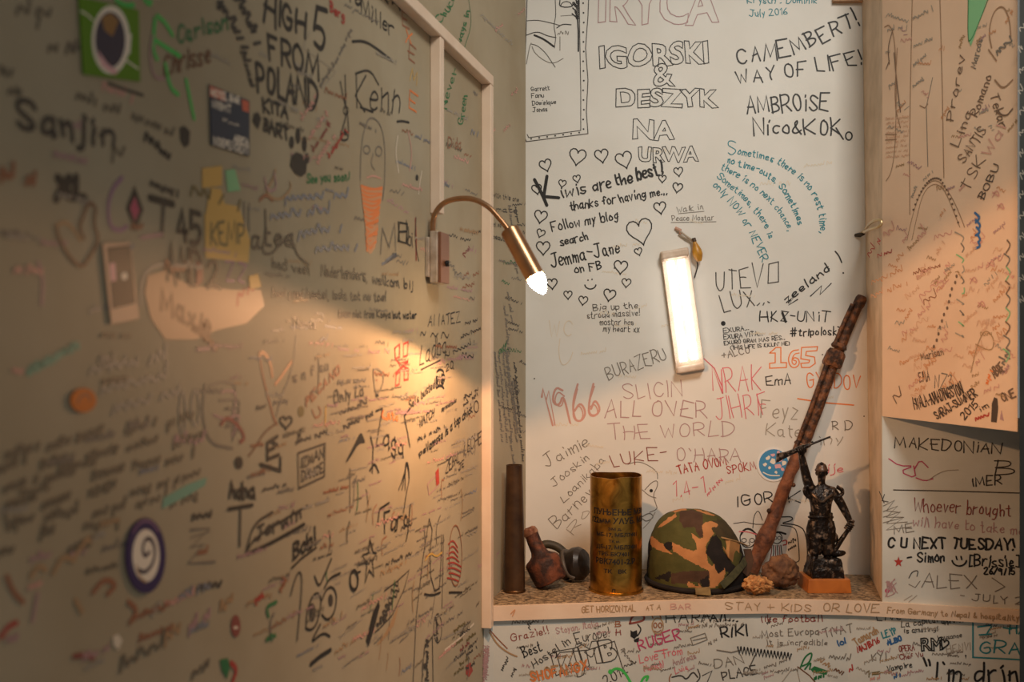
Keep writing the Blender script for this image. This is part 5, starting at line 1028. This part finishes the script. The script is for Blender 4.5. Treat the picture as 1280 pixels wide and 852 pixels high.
for t_, dx in ((.36, 11), (.28, -10), (.505, -9), (.2, 9)):
    bm = bmesh.new(); bmesh.ops.create_icosphere(bm, subdivisions=2, radius=3 * u, matrix=Matrix.Translation(rp(t_, dx * .9, -.004))); obj('rust_lug', noisy(bm, .002), rd, rf)

# rocks
def rock(name, label, px0, px1, py0, py1, Y, m, amp, sc, seed, flat=1.0):
    c = P((px0 + px1) / 2, (py0 + py1) / 2, Y); r1 = U((px1 - px0) / 2, Y); r2 = U((py1 - py0) / 2, Y)
    bm = bmesh.new(); bmesh.ops.create_icosphere(bm, subdivisions=5, radius=1)
    for v in bm.verts:
        n_ = mn.fractal(v.co * sc + Vector((seed, 0, 0)), 1.0, 2.0, 5); d = v.co.normalized()
        v.co = Vector((d.x * r1, d.y * r1 * flat, d.z * r2)) * (1 + amp * n_)
    mz = min(v.co.z for v in bm.verts)
    loc = Vector((c.x, c.y, ZS - mz + .0005))
    for v in bm.verts: v.co = v.co + loc
    o = obj(name, bm, m); tag(o, label, 'rock'); return o
rock('coral_stone', 'small pale tan knobbly stone in front of the rifle foot', 930, 964, 723, 743, 2.505, mat('coral', (212, 158, 98), .85, rgb2=(160, 106, 60), scale=70, lo=.3, hi=.6, bump=.8, bscale=160), .32, 2.6, 3.0, .7)
rock('brown_rock', 'rough brown rock between the pale stone and statuette', 953, 997, 701, 741, 2.57, mat('brown_stone', (132, 90, 58), .85, rgb2=(84, 56, 40), scale=40, lo=.35, hi=.65, bump=.9, bscale=80), .22, 1.9, 11.0, .85)

# ------------------------------------------------------------------ statuette
Ys = 2.565; u = Ys / F
stt = empty('soldier_statuette', SH(1029, Ys)); tag(stt, 'dark metal soldier statuette raising a rifle, on a small wooden plinth', 'statuette')
bmz = mat('blackened_bronze', (34, 26, 22), .3, .5, rgb2=(150, 128, 110), scale=75, lo=.54, hi=.74, bump=.8, bscale=140)
b0 = SH(1030, Ys)
def frus(bm, z0, z1, w0, d0, w1, d1, c=b0):
    q = []
    for z, w_, d in ((z0, w0, d0), (z1, w1, d1)): q.append([bm.verts.new(c + Vector((sx * w_ / 2, sy * d / 2, z))) for sx, sy in ((-1, -1), (1, -1), (1, 1), (-1, 1))])
    bm.faces.new(q[0]); bm.faces.new(q[1])
    for k in range(4): bm.faces.new((q[0][k], q[0][(k + 1) % 4], q[1][(k + 1) % 4], q[1][k]))
bm = bmesh.new(); frus(bm, 0, 17 * u, 54 * u, .095, 51 * u, .09); o = obj('plinth', bm, mat('varnished_wood', (190, 112, 46), .35, rgb2=(156, 84, 32), scale=16, lo=.3, hi=.7, dist=1.5), stt, False); bevel(o, .0015)
bm = bmesh.new(); frus(bm, 17 * u, 26 * u, 41 * u, .070, 40 * u, .068); frus(bm, 26 * u, 40 * u, 39 * u, .066, 33 * u, .055); bmesh.ops.subdivide_edges(bm, edges=bm.edges[:], cuts=6, use_grid_fill=True); o = obj('cast_base', noisy(bm, .0035, 60), bmz, stt)
def sp_(px, py, d=0): return P(px, py, Ys + d)
def skin(name, verts, edges, root, m, parent, sub=2):
    me = bpy.data.meshes.new(name); me.from_pydata([v[0] for v in verts], edges, []); o = link(name, me, m, parent)
    md_ = o.modifiers.new('skin', 'SKIN'); md_.use_smooth_shade = True
    for i, v in enumerate(verts):
        r = v[1] if isinstance(v[1], (tuple, list)) else (v[1], v[1])
        me.skin_vertices[0].data[i].radius = (r[0] * u, r[1] * u); me.skin_vertices[0].data[i].use_root = (i == root)
    s_ = o.modifiers.new('sub', 'SUBSURF'); s_.levels = sub; s_.render_levels = sub
    bake(o); o.data.polygons.foreach_set('use_smooth', [True] * len(o.data.polygons)); return o
V = [(sp_(1026, 655), 13), (sp_(1026, 642), 12.5), (sp_(1026, 628), 14), (sp_(1027, 616), 12.5), (sp_(1027, 606), 4.5), (sp_(1027, 600, -.002), 4.5), (sp_(1027, 593, -.003), 6), (sp_(1027, 586, -.002), 6.4), (sp_(1027, 581, 0), 4.5),
     (sp_(1014, 613), 7), (sp_(1009, 600, -.004), 6.4), (sp_(1006, 588, -.006), 5.8), (sp_(1003, 574, -.008), 4.8), (sp_(1001, 565, -.010), 3.4),
     (sp_(1041, 614), 7), (sp_(1049, 625, -.004), 6.2), (sp_(1055, 636, -.006), 5.4), (sp_(1061, 648, -.014), 4.2), (sp_(1064, 655, -.018), 3.3),
     (sp_(1019, 664, -.004), 8.6), (sp_(1016, 677, -.010), 7.6), (sp_(1018, 688, -.006), 6), (sp_(1018, 697, -.004), 4.6), (sp_(1017, 701, -.016), 4.2),
     (sp_(1033, 664, .002), 8.6), (sp_(1035, 677, -.006), 7.6), (sp_(1034, 688, .002), 6), (sp_(1034, 697, .004), 4.6), (sp_(1036, 701, -.008), 4.2)]
Ed = [(0, 1), (1, 2), (2, 3), (3, 4), (4, 5), (5, 6), (6, 7), (7, 8), (3, 9), (9, 10), (10, 11), (11, 12), (12, 13), (3, 14), (14, 15), (15, 16), (16, 17), (17, 18), (0, 19), (19, 20), (20, 21), (21, 22), (22, 23), (0, 24), (24, 25), (25, 26), (26, 27), (27, 28)]
body = skin('figure', V, Ed, 0, bmz, stt)
bm = bmesh.new(); bm.from_mesh(body.data)
# fingers closed on the rifle and on the staff, nose and ears, all in the figure's mesh
gd = (sp_(1037, 546, -.012) - sp_(970, 573, -.012)).normalized()
for k in range(4):
    c = sp_(997.5 + k * 2.5, 563.3 - k * 1.0, -.012); s = Vector((0, -1, 0)); t = gd.cross(s).normalized()
    tube(bm, [c + (s * math.cos(R(a)) + t * math.sin(R(a))) * 4.2 * u for a in range(-140, 131, 30)], [1.5 * u] * 9 + [1.1 * u], 7)
tube(bm, [sp_(1003, 569, -.016), sp_(1005.5, 563, -.019), sp_(1004, 558.5, -.018)], [1.7 * u, 1.6 * u, 1.1 * u], 7)
sd = (sp_(1066, 652, -.018) - sp_(1042, 690, -.012)).normalized()
for k in range(4):
    c = sp_(1063.5 - k * 1.4, 654.5 + k * 2.2, -.018); s = Vector((0, -1, 0)); t = sd.cross(s).normalized()
    tube(bm, [c + (s * math.cos(R(a)) + t * math.sin(R(a))) * 3.6 * u for a in range(-130, 131, 30)], [1.4 * u] * 8 + [1 * u], 7)
tube(bm, [sp_(1062, 651, -.022), sp_(1065, 650, -.026), sp_(1067.5, 652, -.024)], [1.5 * u, 1.4 * u, 1 * u], 7)
tube(bm, [sp_(1027, 589.5, -.0145), sp_(1027, 592.2, -.0165), sp_(1027, 593.4, -.0135)], [.6 * u, 1.2 * u, .8 * u], 7)
for sx in (-1, 1):
    tube(bm, [sp_(1027 + sx * 6.0, 588, 0), sp_(1027 + sx * 6.8, 591, .001), sp_(1027 + sx * 6.0, 594, 0)], [.9 * u, 1.4 * u, .8 * u], 6)
tube(bm, [sp_(1024.6, 597, -.0125), sp_(1027, 597.4, -.0138), sp_(1029.4, 597, -.0125)], .55 * u, 6)
bm.to_mesh(body.data); bm.free(); body.data.polygons.foreach_set('use_smooth', [True] * len(body.data.polygons))
# cap with its small badge
bm = bmesh.new(); lathe(bm, [(0, -.001), (8.0 * u, -.001), (8.3 * u, 1.2 * u), (6.9 * u, 3 * u), (6.6 * u, 5 * u), (5.0 * u, 8 * u), (2 * u, 10 * u), (0, 10.2 * u)], 24, Matrix.Translation(sp_(1027, 588, -.001))); obj('cap', bm, mat('worn_bronze', (104, 80, 66), .35, .4, rgb2=(52, 40, 34), scale=60), stt)
bm = bmesh.new(); bmesh.ops.create_icosphere(bm, subdivisions=2, radius=2.8 * u, matrix=Matrix.Translation(sp_(1027, 580, -.006))); obj('badge', bm, bmz, stt)
# tunic: open shirt, belt, ragged cuffs
lt = mat('rubbed_bronze', (120, 100, 84), .35, .6, rgb2=(62, 50, 42), scale=70)
bm = bmesh.new(); tube(bm, smooth_line([sp_(1016, 617, -.020), sp_(1021, 623, -.027), sp_(1027, 628, -.029), sp_(1033, 623, -.027), sp_(1040, 618, -.020)], 2), 1.5 * u, 8); obj('collar', noisy(bm, .0012, 80), lt, stt)
bm = bmesh.new(); tube(bm, [sp_(1026 + 14.4 * math.cos(a), 646, -.0255 * math.sin(a)) for a in [2 * math.pi * k / 24 for k in range(25)]], 1.9 * u, 8); obj('belt', bm, bmz, stt)
for (x, y, d), (x2, y2) in (((1010, 611, 0), (1005, 619)), ((1046, 613, 0), (1054, 618))):
    bm = bmesh.new(); tube(bm, smooth_line([sp_(x, y - 5, -.01), sp_(x2, y, -.012), sp_(x2 + (2 if x < 1026 else -1), y2, -.012), sp_(x + (4 if x < 1026 else -4), y2 + 4, -.012)], 2), [2.6 * u] * 0 or 2.4 * u, 8); obj('torn_sleeve', noisy(bm, .002, 80), bmz, stt)
# trousers: baggy folds
for x in (1018.5, 1034):
    bm = bmesh.new(); lathe(bm, [(0, 0), (7.4 * u, 0), (8.6 * u, 4 * u), (8.4 * u, 9 * u), (10 * u, 20 * u), (10 * u, 32 * u), (8 * u, 42 * u), (0, 44 * u)], 24, Matrix.Translation(sp_(x, 692, -.004))); obj('trouser_leg', noisy(bm, .0035, 70), bmz, stt)
bm = bmesh.new(); lathe(bm, [(0, -23 * u), (15.5 * u, -23 * u), (16 * u, -19 * u), (15 * u, -10 * u), (13.4 * u, 0), (13.6 * u, 8 * u), (0, 10 * u)], 28, Matrix.Translation(sp_(1026, 648)) @ Matrix.Diagonal((1.05, .8, 1, 1)))
obj('tunic_skirt', noisy(bm, .004, 60), bmz, stt)
# rifle in the raised hand
gA, gB = sp_(970, 573, -.012), sp_(1038, 545.5, -.012)
def g(t, dz=0): return gA.lerp(gB, t) + Vector((0, 0, dz * u))
bm = bmesh.new(); 
q0 = [g(0, -5), g(.015, 6), g(.2, 3.4), g(.36, 3), g(.36, -2.5), g(.2, -3.6)]
prism(bm, [p - Vector((0, .004, 0)) for p in q0], (0, .008, 0)); tube(bm, [g(.3), g(.5), g(.62, .2), g(.63, .2), g(1)], [3.0 * u, 3.0 * u, 2.6 * u, 1.5 * u, 1.1 * u], 10); tube(bm, [g(.62, 2.6), g(.68, 2.6)], 1.0 * u, 6); tube(bm, [g(.40, -2), g(.42, -5.5), g(.47, -5.5), g(.48, -2)], .8 * u, 6)
o = obj('rifle', bm, bmz, stt)
# staff in the lower hand, stone and helmet shape at the feet
bm = bmesh.new(); tube(bm, [sp_(1067, 650, -.018), sp_(1060, 662, -.016), sp_(1050, 677, -.013), sp_(1041, 692, -.010)], [2.2 * u, 2.6 * u, 3.4 * u, 3.2 * u], 10); obj('staff', noisy(bm, .0012, 70), bmz, stt)
bm = bmesh.new(); bmesh.ops.create_icosphere(bm, subdivisions=3, radius=1)
for v in bm.verts: v.co = sp_(1046, 691, -.004) + Vector((v.co.x * 11 * u, v.co.y * 8 * u, v.co.z * 5.5 * u)) + Vector((0, 0, 0))
obj('stone', noisy(bm, .0045, 50), bmz, stt)
bm = bmesh.new(); bmesh.ops.create_icosphere(bm, subdivisions=3, radius=1)
for v in bm.verts: v.co = sp_(1040, 672, -.004) + Vector((v.co.x * 8 * u, v.co.y * 7 * u, v.co.z * 8 * u))
obj('coat_tail', noisy(bm, .0045, 50), bmz, stt)
